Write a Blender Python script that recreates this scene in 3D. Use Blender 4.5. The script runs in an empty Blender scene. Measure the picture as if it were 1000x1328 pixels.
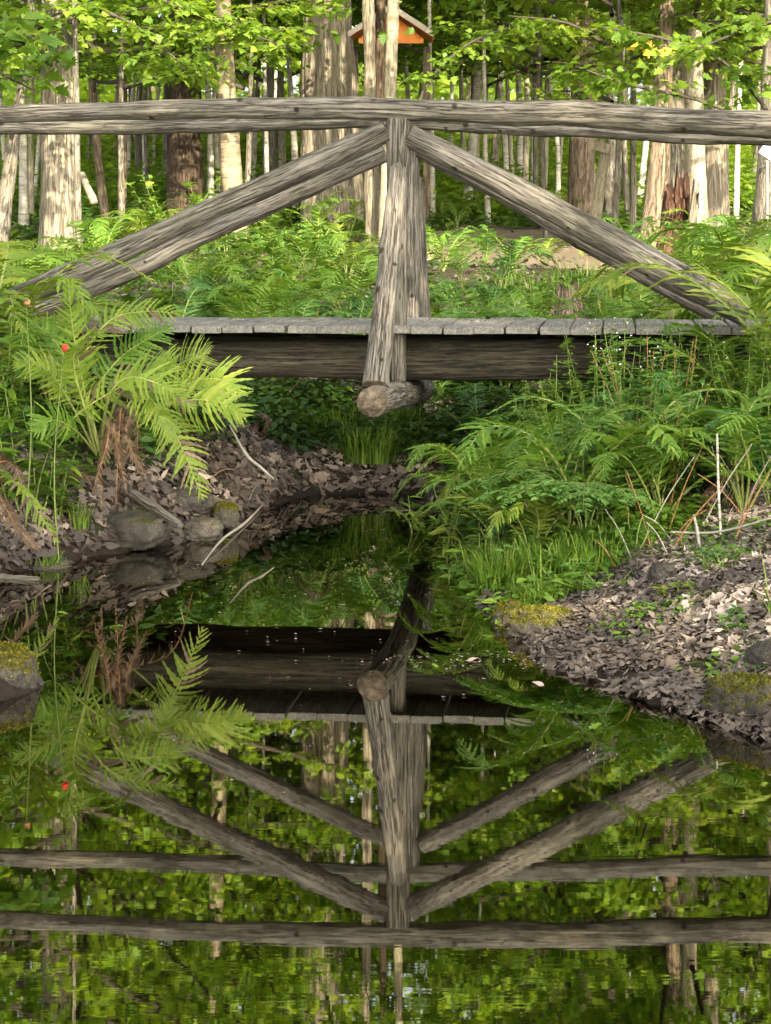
import bpy, math, random
import numpy as np
from mathutils import Vector, Matrix
R = math.radians
random.seed(7)
rng = np.random.default_rng(7)
scene = bpy.context.scene
COL = scene.collection

# ------------------------------------------------------------------ camera
F = 2882.0          # focal length in photo pixels
HC = 1.40           # camera height above the water
Y0 = 310.0          # horizon row
cd = bpy.data.cameras.new("camera")
cam = bpy.data.objects.new("camera", cd)
COL.objects.link(cam)
cam.location = (0, 0, HC)
cam.rotation_euler = (R(90), 0, 0)
cd.sensor_width = 36
cd.lens = F / 1328 * 36
cd.shift_y = -(664 - Y0) / 1328
cd.clip_start = 0.05
cd.clip_end = 1500
scene.camera = cam

# ------------------------------------------------------------------ world + sun
SUN_EL, SUN_AZ = 27.0, 165.0      # azimuth: clockwise from +Y (camera looks +Y)
w = bpy.data.worlds.new("World"); scene.world = w; w.use_nodes = True
nt = w.node_tree
bg = nt.nodes["Background"]
sky = nt.nodes.new("ShaderNodeTexSky")
sky.sky_type = 'NISHITA'; sky.sun_disc = False
sky.sun_elevation = R(SUN_EL); sky.sun_rotation = R(SUN_AZ)
sky.air_density = 0.8; sky.dust_density = 5.0; sky.ozone_density = 0.6
hs = nt.nodes.new("ShaderNodeHueSaturation"); hs.inputs['Saturation'].default_value = .40   # thin bright haze
nt.links.new(sky.outputs[0], hs.inputs['Color']); nt.links.new(hs.outputs[0], bg.inputs[0]); bg.inputs[1].default_value = 0.15
sd = bpy.data.lights.new("sun", 'SUN'); so = bpy.data.objects.new("sun", sd); COL.objects.link(so)
sd.energy = 4.0; sd.angle = R(0.6); sd.color = (1.0, 0.88, 0.70)
S = Vector((math.sin(R(SUN_AZ)) * math.cos(R(SUN_EL)), math.cos(R(SUN_AZ)) * math.cos(R(SUN_EL)), math.sin(R(SUN_EL))))
so.rotation_euler = S.to_track_quat('Z', 'Y').to_euler()
so.location = S * 50
scene.view_settings.view_transform = 'Standard'
scene.view_settings.look = 'None'
scene.view_settings.exposure = 2.1
scene.view_settings.gamma = 1.0
scene.render.engine = 'CYCLES'
scene.cycles.max_bounces = 8
scene.cycles.diffuse_bounces = 4
scene.cycles.transmission_bounces = 6
scene.cycles.transparent_max_bounces = 8
scene.cycles.use_denoising = True

# ------------------------------------------------------------------ numpy noise
_perm = np.random.default_rng(3).random(65536)
def _h(ix, iy, iz):
    k = (ix * 73856093) ^ (iy * 19349663) ^ (iz * 83492791)
    return _perm[k & 65535]
def vn(p):
    p = np.asarray(p, float); i = np.floor(p).astype(np.int64); f = p - i
    f = f * f * (3 - 2 * f); x, y, z = i[..., 0], i[..., 1], i[..., 2]
    fx, fy, fz = f[..., 0], f[..., 1], f[..., 2]
    def L(a, b, t): return a + (b - a) * t
    c00 = L(_h(x, y, z), _h(x + 1, y, z), fx); c10 = L(_h(x, y + 1, z), _h(x + 1, y + 1, z), fx)
    c01 = L(_h(x, y, z + 1), _h(x + 1, y, z + 1), fx); c11 = L(_h(x, y + 1, z + 1), _h(x + 1, y + 1, z + 1), fx)
    return L(L(c00, c10, fy), L(c01, c11, fy), fz) * 2 - 1
def fbm(p, o=4):
    s = 0; a = .5
    for k in range(o):
        s = s + a * vn(np.asarray(p) * (2 ** k) + 17.3 * k); a *= .5
    return s

# ------------------------------------------------------------------ mesh helpers
def build(name, V, faces, mats, midx=None, parent=None, rest=None, rnd=None, knot=None, smooth=True, link=True):
    """faces: list of int arrays (n,k). midx: one int per array."""
    V = np.asarray(V, np.float32)
    me = bpy.data.meshes.new(name)
    me.vertices.add(len(V)); me.vertices.foreach_set("co", V.ravel())
    faces = [np.asarray(f, np.int32) for f in faces if len(f)]
    if not isinstance(midx, (list, tuple)): midx = [midx or 0] * len(faces)
    tot = sum(len(f) for f in faces); loops = np.concatenate([f.ravel() for f in faces])
    me.loops.add(len(loops)); me.loops.foreach_set("vertex_index", loops)
    sizes = np.concatenate([np.full(len(f), f.shape[1], np.int32) for f in faces])
    me.polygons.add(tot)
    me.polygons.foreach_set("loop_start", np.concatenate([[0], np.cumsum(sizes)[:-1]]).astype(np.int32))
    me.polygons.foreach_set("loop_total", sizes)
    me.polygons.foreach_set("material_index", np.concatenate([np.full(len(f), m, np.int32) for f, m in zip(faces, midx)]))
    me.polygons.foreach_set("use_smooth", np.full(tot, smooth))
    if rest is not None:
        a = me.attributes.new("rest", 'FLOAT_VECTOR', 'POINT'); a.data.foreach_set("vector", np.asarray(rest, np.float32).ravel())
    if rnd is not None:
        a = me.attributes.new("rnd", 'FLOAT', 'POINT'); a.data.foreach_set("value", np.asarray(rnd, np.float32))
    if knot is not None:
        a = me.attributes.new("knot", 'FLOAT', 'POINT'); a.data.foreach_set("value", np.asarray(knot, np.float32))
    me.update(calc_edges=True)
    for m in (mats if isinstance(mats, (list, tuple)) else [mats]): me.materials.append(m)
    ob = bpy.data.objects.new(name, me)
    if link: COL.objects.link(ob)
    if parent is not None: ob.parent = parent
    return ob

class MB:
    def __init__(s): s.V = []; s.F = []; s.M = []; s.rest = []; s.rnd = []; s.knot = []; s.n = 0
    def add(s, V, faces, mi=0, rest=None, rnd=0.5, knot=None):
        V = np.asarray(V, float); k = len(V)
        s.V.append(V)
        for j, f in enumerate(faces):
            if len(f):
                s.F.append(np.asarray(f) + s.n); s.M.append(mi[j] if isinstance(mi, (list, tuple)) else mi)
        s.rest.append(V if rest is None else rest)
        s.rnd.append(np.full(k, rnd) if np.isscalar(rnd) else rnd)
        s.knot.append(np.zeros(k) if knot is None else knot)
        s.n += k
    def build(s, name, mats, parent=None, smooth=True, origin=None, link=True):
        V = np.concatenate(s.V)
        if origin is not None: V = V - np.asarray(origin)
        o = build(name, V, s.F, mats, s.M, parent, np.concatenate(s.rest), np.concatenate(s.rnd), np.concatenate(s.knot), smooth, link)
        if origin is not None: o.location = origin
        return o

def tag(o, label=None, cat=None, group=None, kind=None):
    if label: o['label'] = label
    if cat: o['category'] = cat
    if group: o['group'] = group
    if kind: o['kind'] = kind
    return o
def empty(name, loc, rz=0, **k):
    o = bpy.data.objects.new(name, None); COL.objects.link(o)
    o.empty_display_size = .2
    o.location = loc; o.rotation_euler = (0, 0, rz)
    return tag(o, **k)
def copy_tree(o, **k):
    c = o.copy(); COL.objects.link(c)
    for ch in o.children:
        d = ch.copy(); COL.objects.link(d); d.parent = c
    return tag(c, **k)

def P(px, py, Y):
    return np.array([(px - 500) / F * Y, Y, HC - (py - Y0) / F * Y])

def catmull(pts, n):
    pts = np.asarray(pts, float)
    if len(pts) == 2: pts = np.array([pts[0], (pts[0] + pts[1]) / 2, pts[1]])
    q = np.vstack([2 * pts[0] - pts[1], pts, 2 * pts[-1] - pts[-2]])
    seg = len(pts) - 1; t = np.linspace(0, seg - 1e-9, n); i = t.astype(int); f = (t - i)[:, None]
    a, b, c, d = q[i], q[i + 1], q[i + 2], q[i + 3]
    return .5 * (2 * b + (c - a) * f + (2 * a - 5 * b + 4 * c - d) * f ** 2 + (3 * b - a - 3 * c + d) * f ** 3)

def frames(C):
    T = np.gradient(C, axis=0); T /= np.linalg.norm(T, axis=1)[:, None]
    up = np.array([0, 0, 1.0]) if abs(T[0][2]) < .9 else np.array([0, 1.0, 0])
    N = np.zeros_like(T); n = up - T[0] * (up @ T[0]); N[0] = n / np.linalg.norm(n)
    for k in range(1, len(C)):
        n = N[k - 1] - T[k] * (N[k - 1] @ T[k]); N[k] = n / np.linalg.norm(n)
    return T, N, np.cross(T, N)

def tube(pts, radii, nr=10, ns=12, wob=0.0, wf=4.0, ridge=0.0, rf=(14, 1.2), seed=0, knots=0, cap=True, flare=0, lumps=0):
    """tapered, slightly irregular round body along pts; returns V, faces, rest, knot"""
    C = catmull(pts, nr); m = len(np.atleast_1d(radii))
    r = np.interp(np.linspace(0, 1, nr), np.linspace(0, 1, m), np.atleast_1d(radii))
    T, N, B = frames(C)
    s = np.concatenate([[0], np.cumsum(np.linalg.norm(np.diff(C, axis=0), axis=1))])
    th = np.linspace(0, 2 * np.pi, ns, endpoint=False)
    ct, st = np.cos(th), np.sin(th)
    rr = np.repeat(r[:, None], ns, 1)
    so_ = seed * 7.13
    rb = float(np.mean(r))
    rest = np.stack([np.broadcast_to(ct * rb, (nr, ns)) + so_, np.broadcast_to(st * rb, (nr, ns)), np.repeat(s[:, None], ns, 1)], -1)
    if flare:
        lobes = 1 + .35 * np.cos(th * 5 + seed) + .2 * np.cos(th * 3 + seed * 2)
        rr = rr * (1 + flare * np.exp(-s / (rb * 1.8))[:, None] * lobes[None])
    if wob: rr = rr * (1 + wob * fbm(rest * np.array([1, 1, .45]) * wf / max(rb, .02) * .25, 3))
    if lumps: rr = rr * (1 + lumps * vn(rest * np.array([3, 3, 1.2]) / rb * .3))
    if ridge:
        q = rest * np.array([rf[0], rf[0], rf[1]])
        q = q + .6 * vn(q * .5)[..., None]
        rg = 1 - np.abs(fbm(q, 3)) * 3.2
        rr = rr + ridge * (rg - .4)
    kn = np.zeros((nr, ns))
    rs = np.random.default_rng(seed + 99)
    for k in range(knots):
        sk, tk, kr = rs.uniform(.03, .97) * s[-1], rs.uniform(0, 2 * np.pi), rs.uniform(.007, .019)
        dth = (th - tk + np.pi) % (2 * np.pi) - np.pi
        d = np.sqrt(((s[:, None] - sk)) ** 2 + (dth[None] * r[:, None]) ** 2) / kr
        kn = np.maximum(kn, np.exp(-d ** 2 * .9)); rr = rr + .006 * np.exp(-(d * .55) ** 2) - .007 * np.exp(-(d * 1.6) ** 2)
    V = C[:, None] + rr[..., None] * (ct[None, :, None] * N[:, None] + st[None, :, None] * B[:, None])
    i = np.arange(nr - 1)[:, None] * ns; j = np.arange(ns)[None]; j2 = (j + 1) % ns
    q = np.stack([i + j, i + j2, i + ns + j2, i + ns + j], -1).reshape(-1, 4)
    V = V.reshape(-1, 3); rest = rest.reshape(-1, 3); kn = kn.ravel(); fs = [q]
    if cap:
        n0 = len(V); V = np.vstack([V, C[0] - T[0] * r[0] * .03, C[-1] + T[-1] * r[-1] * .03])
        rest = np.vstack([rest, [so_, 0, 0], [so_, 0, s[-1]]]); kn = np.append(kn, [0, 0])
        a = np.arange(ns); b = (a + 1) % ns
        fs.append(np.vstack([np.stack([b, a, np.full(ns, n0)], -1), np.stack([a + (nr - 1) * ns, b + (nr - 1) * ns, np.full(ns, n0 + 1)], -1)]))
    return V, fs, rest, kn

def euler_mats(rx, ry, rz):
    cx, sx, cy, sy, cz, sz = np.cos(rx), np.sin(rx), np.cos(ry), np.sin(ry), np.cos(rz), np.sin(rz)
    M = np.empty((len(rx), 3, 3))
    M[:, 0, 0] = cz * cy; M[:, 0, 1] = cz * sy * sx - sz * cx; M[:, 0, 2] = cz * sy * cx + sz * sx
    M[:, 1, 0] = sz * cy; M[:, 1, 1] = sz * sy * sx + cz * cx; M[:, 1, 2] = sz * sy * cx - cz * sx
    M[:, 2, 0] = -sy; M[:, 2, 1] = cy * sx; M[:, 2, 2] = cy * cx
    return M
def leaf_template(widths, fold=.25, curl=.2, lens=None):
    n = len(widths); u = np.linspace(0, 1, n) if lens is None else np.array(lens)
    V = []
    for k in range(n):
        z = -curl * u[k] ** 2
        wd = widths[k]
        V += [[u[k], -wd, z + fold * wd], [u[k] + .04 * (wd > .2), 0, z], [u[k], wd, z + fold * wd]]
    Q = []
    for k in range(n - 1):
        a = k * 3; Q += [[a, a + 1, a + 4, a + 3], [a + 1, a + 2, a + 5, a + 4]]
    return np.array(V), np.array(Q)
MAPLE = leaf_template([.02, .42, .20, .50, .22, .20, .01], .12, .12, [0, .18, .34, .42, .6, .72, 1])
OVATE = leaf_template([.01, .20, .25, .16, .01], .25, .25)
LANCE = leaf_template([.01, .10, .125, .11, .06, .005], .2, .35)
OAK = leaf_template([.03, .16, .10, .30, .14, .28, .05], .3, .15)
MAPLED = leaf_template([.02, .42, .20, .46, .18, .01], .35, .3)
TWIGT = leaf_template([.012, .016, .012], .0, .1)
TINY = leaf_template([.02, .3, .02], .2, .2)
def scatter(tmpl, pos, M, sc):
    tv, tq = tmpl; n = len(pos)
    V = np.einsum('nij,kj->nki', M, tv) * np.asarray(sc)[:, None, None] + pos[:, None]
    Q = (tq[None] + (np.arange(n) * len(tv))[:, None, None]).reshape(-1, 4)
    return V.reshape(-1, 3), Q, len(tv)
def dir_mats(D, roll, up=None):
    """x axis along D, z near up with roll"""
    D = D / np.linalg.norm(D, axis=1)[:, None]
    U = np.tile([0, 0, 1.0], (len(D), 1)) if up is None else up
    Yv = np.cross(U, D); Yv /= np.linalg.norm(Yv, axis=1)[:, None] + 1e-9
    Z = np.cross(D, Yv); c, s = np.cos(roll)[:, None], np.sin(roll)[:, None]
    Y2 = Yv * c + Z * s; Z2 = -Yv * s + Z * c
    return np.stack([D, Y2, Z2], -1)

# ------------------------------------------------------------------ materials
def mat(name):
    m = bpy.data.materials.new(name); m.use_nodes = True; n = m.node_tree.nodes
    for x in list(n):
        if x.type != 'OUTPUT_MATERIAL': n.remove(x)
    return m, m.node_tree, n["Material Output"]
def N_(t, typ, **k):
    n = t.nodes.new(typ)
    for a, b in k.items():
        if a in n.inputs: n.inputs[a].default_value = b
        else: setattr(n, a, b)
    return n
def coords(t, scale, attr=True):
    if attr: a = N_(t, 'ShaderNodeAttribute', attribute_name='rest'); out = a.outputs['Vector']
    else: a = N_(t, 'ShaderNodeTexCoord'); out = a.outputs['Object']
    mp = N_(t, 'ShaderNodeMapping'); mp.inputs['Scale'].default_value = scale
    t.links.new(out, mp.inputs[0]); return mp.outputs[0]
def noise(t, vec, scale=1, detail=5, rough=.6, dist=0):
    n = N_(t, 'ShaderNodeTexNoise'); n.inputs['Scale'].default_value = scale; n.inputs['Detail'].default_value = detail
    n.inputs['Roughness'].default_value = rough; n.inputs['Distortion'].default_value = dist
    t.links.new(vec, n.inputs['Vector']); return n.outputs['Fac']
def ramp(t, fac, stops):
    r = N_(t, 'ShaderNodeValToRGB'); e = r.color_ramp.elements
    while len(e) < len(stops): e.new(.5)
    for k, (p, c) in enumerate(stops): e[k].position = p; e[k].color = (*c, 1) if len(c) == 3 else c
    t.links.new(fac, r.inputs[0]); return r.outputs[0]
def mix(t, fac, a, b, typ='MIX'):
    m = N_(t, 'ShaderNodeMix', data_type='RGBA', blend_type=typ)
    for s, v in ((0, fac), (6, a), (7, b)):
        if isinstance(v, (int, float)): m.inputs[s].default_value = v
        elif isinstance(v, tuple): m.inputs[s].default_value = (*v, 1)
        else: t.links.new(v, m.inputs[s])
    return m.outputs[2]
def mathn(t, op, a, b=0.0):
    m = N_(t, 'ShaderNodeMath', operation=op)
    for s, v in ((0, a), (1, b)):
        if isinstance(v, (int, float)): m.inputs[s].default_value = v
        else: t.links.new(v, m.inputs[s])
    return m.outputs[0]
def bump(t, h, strength=.5, dist=.01):
    b = N_(t, 'ShaderNodeBump'); b.inputs['Strength'].default_value = strength; b.inputs['Distance'].default_value = dist
    t.links.new(h, b.inputs['Height']); return b.outputs[0]
def finish(t, out, col, rough=.8, nrm=None, spec=.3):
    b = N_(t, 'ShaderNodeBsdfPrincipled'); b.inputs['Roughness'].default_value = rough
    b.inputs['Specular IOR Level'].default_value = spec
    if isinstance(col, tuple): b.inputs['Base Color'].default_value = (*col, 1)
    else: t.links.new(col, b.inputs['Base Color'])
    if nrm is not None: t.links.new(nrm, b.inputs['Normal'])
    t.links.new(b.outputs[0], out.inputs[0]); return b

def wood_mat(name, dark, mid, light, fs=60, tint=None, bs=.7):
    m, t, o = mat(name)
    g = noise(t, coords(t, (fs, fs, 3.6)), 1, 9, .75, .2)
    big = noise(t, coords(t, (9, 9, 2.2)), 1, 5, .65)
    pat = noise(t, coords(t, (22, 22, 5)), 1, 6, .7, .4)
    c = ramp(t, g, [(.32, dark), (.46, mid), (.66, light)])
    c = mix(t, mathn(t, 'MULTIPLY', ramp(t, big, [(.42, (0, 0, 0)), (.60, (1, 1, 1))]), .65), c, tint or (mid[0] * .62, mid[1] * .66, mid[2] * .55))
    c = mix(t, mathn(t, 'MULTIPLY', ramp(t, pat, [(.54, (0, 0, 0)), (.62, (1, 1, 1))]), .38), c, (light[0] * 1.15, light[1] * 1.12, light[2] * 1.05))
    c = mix(t, mathn(t, 'MULTIPLY', ramp(t, pat, [(.34, (1, 1, 1)), (.42, (0, 0, 0))]), .40), c, (mid[0] * .50, mid[1] * .42, mid[2] * .32))
    n1 = noise(t, coords(t, (38, 38, 1.1)), 1, 5, .6, .25); n2 = noise(t, coords(t, (80, 80, 3.0)), 1, 4, .6, .3)
    c1 = ramp(t, mathn(t, 'ABSOLUTE', mathn(t, 'SUBTRACT', n1, .52)), [(.0, (0, 0, 0)), (.022, (1, 1, 1))])
    c2 = ramp(t, mathn(t, 'ABSOLUTE', mathn(t, 'SUBTRACT', n2, .55)), [(.0, (.25, .25, .25)), (.03, (1, 1, 1))])
    crack = mathn(t, 'MULTIPLY', c1, c2)
    c = mix(t, crack, (dark[0] * .4, dark[1] * .36, dark[2] * .32), c)
    ka = N_(t, 'ShaderNodeAttribute', attribute_name='knot')
    kr = ramp(t, ka.outputs['Fac'], [(.25, (0, 0, 0)), (.7, (1, 1, 1))])
    c = mix(t, kr, c, (dark[0] * .4, dark[1] * .35, dark[2] * .3))
    h = mathn(t, 'ADD', mathn(t, 'MULTIPLY', g, .7), mathn(t, 'MULTIPLY', crack, .8))
    finish(t, o, c, .88, bump(t, h, bs, .008), .18); return m
M_wood = wood_mat("weathered_log", (.095, .082, .063), (.165, .148, .118), (.265, .245, .20), 85, bs=1.0)
M_post = wood_mat("weathered_post", (.11, .092, .064), (.22, .19, .14), (.36, .325, .25), 80, (.13, .13, .11), 1.0)
M_beam = wood_mat("shade_darkened_beam", (.020, .018, .012), (.058, .051, .035), (.115, .10, .068), 55)  # shade under the deck overhang is put into this darker wood colour
M_board = wood_mat("deck_board", (.12, .112, .09), (.19, .18, .15), (.29, .275, .235), 60, (.15, .15, .13), .4)
def endgrain():
    m, t, o = mat("log_end_grain")
    n = noise(t, coords(t, (1, 1, 1), False), 25, 5, .7); n2 = noise(t, coords(t, (1, 1, 1), False), 90, 3, .7)
    c = ramp(t, n, [(.35, (.035, .026, .017)), (.5, (.11, .085, .055)), (.65, (.22, .18, .12))])
    finish(t, o, c, .9, bump(t, n2, .6, .006)); return m
M_end = endgrain()

def bark_mat(name, dark, mid, light, fs=18, zs=2.2, blotch=None, bs=1.0, bd=.02):
    m, t, o = mat(name)
    v = coords(t, (fs, fs, zs))
    g = noise(t, v, 1, 7, .68, .5)
    g3 = noise(t, coords(t, (fs * 1.3, fs * 1.3, zs * .8)), 1, 5, .62, 1.2)
    rd = mathn(t, 'ABSOLUTE', mathn(t, 'SUBTRACT', g3, .5))
    e = ramp(t, rd, [(.0, (0, 0, 0)), (.045, (1, 1, 1))])
    fine = noise(t, coords(t, (fs * 5, fs * 5, zs * 6)), 1, 5, .75, .3)
    c = ramp(t, g, [(.28, dark), (.48, mid), (.70, light)])
    c = mix(t, e, (dark[0] * .5, dark[1] * .5, dark[2] * .5), c)
    c = mix(t, .35, c, ramp(t, fine, [(.35, dark), (.65, light)]))
    big = noise(t, coords(t, (2.5, 2.5, 1.2)), 1, 4, .6)
    bl = blotch or (mid[0] * .6, mid[1] * .66, mid[2] * .5)
    c = mix(t, mathn(t, 'MULTIPLY', ramp(t, big, [(.45, (0, 0, 0)), (.65, (1, 1, 1))]), .35), c, bl)
    h = mathn(t, 'ADD', mathn(t, 'ADD', g, mathn(t, 'MULTIPLY', fine, .35)), mathn(t, 'MULTIPLY', e, .6))
    finish(t, o, c, .92, bump(t, h, bs, bd), .15); return m
B_pale = bark_mat("pale_shaggy_bark", (.12, .098, .066), (.27, .225, .155), (.42, .365, .265), 26, 1.8)
B_dark = bark_mat("dark_furrowed_bark", (.03, .022, .014), (.085, .06, .038), (.16, .115, .075), 22, 3)
B_brown = bark_mat("red_brown_bark", (.07, .048, .030), (.19, .14, .09), (.32, .25, .17), 22, 3)
B_grey = bark_mat("grey_bark", (.07, .06, .042), (.19, .165, .12), (.34, .30, .23), 20, 3)
B_cream = bark_mat("cream_bark", (.15, .12, .07), (.33, .28, .185), (.48, .42, .30), 12, 3, (.26, .26, .15), .5)
B_rot = bark_mat("rotten_wood", (.022, .012, .008), (.12, .060, .034), (.25, .14, .085), 28, 3.5, (.04, .025, .016), 1.0, .03)
def ring_bark(name, base, light, band):
    m, t, o = mat(name)
    g = noise(t, coords(t, (5, 5, 55)), 1, 4, .7, .3)
    g2 = noise(t, coords(t, (10, 10, 8)), 1, 5, .65)
    c = ramp(t, g2, [(.35, base), (.62, light)])
    c = mix(t, ramp(t, g, [(.36, (1, 1, 1)), (.46, (0, 0, 0))]), c, band)
    finish(t, o, c, .75, bump(t, g, .5, .008), .25); return m
B_birch = ring_bark("birch_bark", (.26, .235, .17), (.48, .45, .355), (.11, .09, .06))
B_yellow = ring_bark("yellow_birch_bark", (.14, .11, .062), (.27, .22, .14), (.07, .05, .028))

def leaf_mat(name, c0, c1, c2, trans=.45, rough=.5, spec=.35, objvar=.12):
    m, t, o = mat(name)
    a = N_(t, 'ShaderNodeAttribute', attribute_name='rnd')
    oi = N_(t, 'ShaderNodeObjectInfo')
    f = mathn(t, 'ADD', a.outputs['Fac'], mathn(t, 'MULTIPLY', mathn(t, 'SUBTRACT', oi.outputs['Random'], .5), objvar * 2))
    c = ramp(t, f, [(.0, c0), (.5, c1), (1.0, c2)])
    b = N_(t, 'ShaderNodeBsdfPrincipled'); b.inputs['Roughness'].default_value = rough; b.inputs['Specular IOR Level'].default_value = spec
    t.links.new(c, b.inputs['Base Color'])
    tr = N_(t, 'ShaderNodeBsdfTranslucent')
    c2_ = mix(t, 1.0, c, (1.2, 1.15, .5), 'MULTIPLY'); t.links.new(c2_, tr.inputs[0])
    ms = N_(t, 'ShaderNodeMixShader'); ms.inputs[0].default_value = trans
    t.links.new(b.outputs[0], ms.inputs[1]); t.links.new(tr.outputs[0], ms.inputs[2]); t.links.new(ms.outputs[0], o.inputs[0]); return m
L_forest = leaf_mat("maple_leaves", (.07, .145, .016), (.17, .285, .032), (.31, .41, .055), .62)
L_far = leaf_mat("sun_tinted_far_leaves", (.13, .22, .025), (.26, .37, .05), (.40, .50, .09), .65)  # sunlight on the distant foliage is painted in as a lighter leaf colour
L_near = leaf_mat("near_leaves", (.05, .12, .012), (.11, .21, .022), (.22, .32, .035), .45)
L_fern = leaf_mat("fern_green", (.05, .12, .012), (.12, .23, .022), (.24, .36, .038), .45)
L_fern_y = leaf_mat("fern_yellow_green", (.075, .135, .012), (.16, .245, .022), (.33, .35, .05), .4)
L_fern_b = leaf_mat("fern_blue_green", (.055, .145, .025), (.12, .26, .045), (.22, .37, .07), .45)
L_fern_d = leaf_mat("fern_deep_green", (.025, .08, .012), (.05, .14, .02), (.09, .21, .03), .35)
L_dead = leaf_mat("fern_dead_brown", (.045, .030, .020), (.12, .078, .045), (.27, .20, .12), .2)
L_cover = leaf_mat("ground_cover_leaves", (.025, .065, .010), (.06, .13, .018), (.16, .23, .028), .4)
L_grass = leaf_mat("grass_blades", (.07, .15, .015), (.16, .28, .03), (.34, .40, .08), .4)
L_orange = leaf_mat("yellow_maple_leaves", (.5, .36, .04), (.7, .5, .05), (.8, .6, .1), .4)
L_litter = leaf_mat("dead_leaves", (.062, .049, .038), (.21, .165, .125), (.58, .47, .365), .08, .7, .3)
def plain(name, c, rough=.7, n=None, amt=.25, sc=30):
    m, t, o = mat(name)
    g = noise(t, coords(t, (1, 1, 1), False), sc, 5, .65)
    cc = ramp(t, g, [(.3, tuple(x * (1 - amt) for x in c)), (.7, tuple(min(1, x * (1 + amt)) for x in c))])
    finish(t, o, cc, rough, bump(t, g, .3, .004)); return m
M_stem = plain("green_stem", (.16, .20, .05))
M_redstem = plain("red_brown_stem", (.30, .15, .06))
M_rachis = plain("fern_stalk", (.22, .26, .06))
M_twig = plain("dark_twig", (.05, .038, .025))
M_greytwig = plain("grey_dead_stick", (.30, .27, .22), .8)
M_red = plain("red_flower", (.6, .03, .02))
M_whitefl = plain("white_flower", (.75, .78, .74))
M_orange = plain("orange_board", (.72, .24, .04), .6, amt=.12, sc=8)
M_roofpale = plain("pale_shingle", (.50, .42, .32), .8)
M_orangefung = plain("orange_bracket", (.42, .17, .06))
M_sign = plain("sign_plate", (.26, .34, .38), .5, amt=.05)
M_ink = plain("sign_ink", (.03, .05, .08))

def soil():
    m, t, o = mat("forest_soil")
    v = coords(t, (1, 1, 1), False)
    n1 = noise(t, v, .8, 5, .6); n2 = noise(t, v, 18, 6, .7); n3 = noise(t, v, 3.2, 5, .65)
    c = ramp(t, n2, [(.32, (.018, .012, .009)), (.5, (.06, .040, .027)), (.68, (.15, .105, .072))])
    g = ramp(t, n2, [(.3, (.02, .045, .008)), (.65, (.07, .12, .02))])
    c = mix(t, mathn(t, 'MULTIPLY', ramp(t, n3, [(.5, (0, 0, 0)), (.6, (1, 1, 1))]), .75), c, g)
    geo = N_(t, 'ShaderNodeNewGeometry'); sp = N_(t, 'ShaderNodeSeparateXYZ'); t.links.new(geo.outputs['Position'], sp.inputs[0])
    wet = N_(t, 'ShaderNodeMapRange'); wet.inputs['From Min'].default_value = .0; wet.inputs['From Max'].default_value = .16
    t.links.new(sp.outputs['Z'], wet.inputs[0])
    c = mix(t, wet.outputs[0], (.022, .015, .010), c)
    h = mathn(t, 'ADD', n2, n3)
    finish(t, o, c, .95, bump(t, h, .8, .03), .2); return m
M_soil = soil()
def path_mat():
    m, t, o = mat("path_gravel")
    v = coords(t, (1, 1, 1), False); n2 = noise(t, v, 25, 6, .75); n3 = noise(t, coords(t, (.5, 2.5, 1), False), 1.3, 5, .6)
    c = ramp(t, n2, [(.3, (.10, .072, .047)), (.7, (.225, .17, .115))])
    c = mix(t, mathn(t, 'MULTIPLY', ramp(t, n3, [(.42, (0, 0, 0)), (.56, (1, 1, 1))]), .75), c, (.13, .10, .06))
    finish(t, o, c, .95, bump(t, n2, .6, .02)); pr = o.inputs[0].links[0].from_node
    ka = N_(t, 'ShaderNodeAttribute', attribute_name='rnd'); n4 = noise(t, coords(t, (1.6, .9, 1), False), 1.5, 7, .7)
    f = mathn(t, 'ADD', ka.outputs['Fac'], mathn(t, 'MULTIPLY', mathn(t, 'SUBTRACT', n4, .5), 2.2))
    ms = N_(t, 'ShaderNodeMixShader'); tr = N_(t, 'ShaderNodeBsdfTransparent'); t.links.new(ramp(t, f, [(.38, (0, 0, 0)), (.52, (1, 1, 1))]), ms.inputs[0])
    t.links.new(tr.outputs[0], ms.inputs[1]); t.links.new(pr.outputs[0], ms.inputs[2]); t.links.new(ms.outputs[0], o.inputs[0]); return m
M_path = path_mat()
def rock_mat(name, moss):
    m, t, o = mat(name)
    v = coords(t, (1, 1, 1), False); n1 = noise(t, v, 9, 6, .7); n2 = noise(t, v, 60, 5, .75)
    c = ramp(t, n1, [(.32, (.025, .022, .017)), (.5, (.065, .058, .045)), (.66, (.17, .155, .125))])
    c = mix(t, mathn(t, 'MULTIPLY', n2, .5), c, (.08, .07, .05))
    c = mix(t, ramp(t, noise(t, v, 130, 4, .8), [(.42, (1, 1, 1)), (.50, (0, 0, 0))]), c, (.05, .045, .035))
    geo = N_(t, 'ShaderNodeNewGeometry'); sp = N_(t, 'ShaderNodeSeparateXYZ'); t.links.new(geo.outputs['Normal'], sp.inputs[0])
    f = mathn(t, 'ADD', sp.outputs['Z'], mathn(t, 'MULTIPLY', mathn(t, 'SUBTRACT', n1, .5), 2.5))
    mc = ramp(t, n2, [(.36, (.02, .022, .005)), (.52, (.07, .066, .010)), (.68, (.16, .135, .025))])
    c = mix(t, ramp(t, mathn(t, 'ADD', f, mathn(t, 'MULTIPLY', mathn(t, 'SUBTRACT', n2, .5), 1.2)), [(.92 - moss, (0, 0, 0)), (1.12 - moss, (1, 1, 1))]), c, mc)
    finish(t, o, c, .95, bump(t, mathn(t, 'ADD', n1, n2), .8, .02)); return m
M_rock = rock_mat("grey_rock", -.05); M_rockm = rock_mat("mossy_rock", .6)
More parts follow.
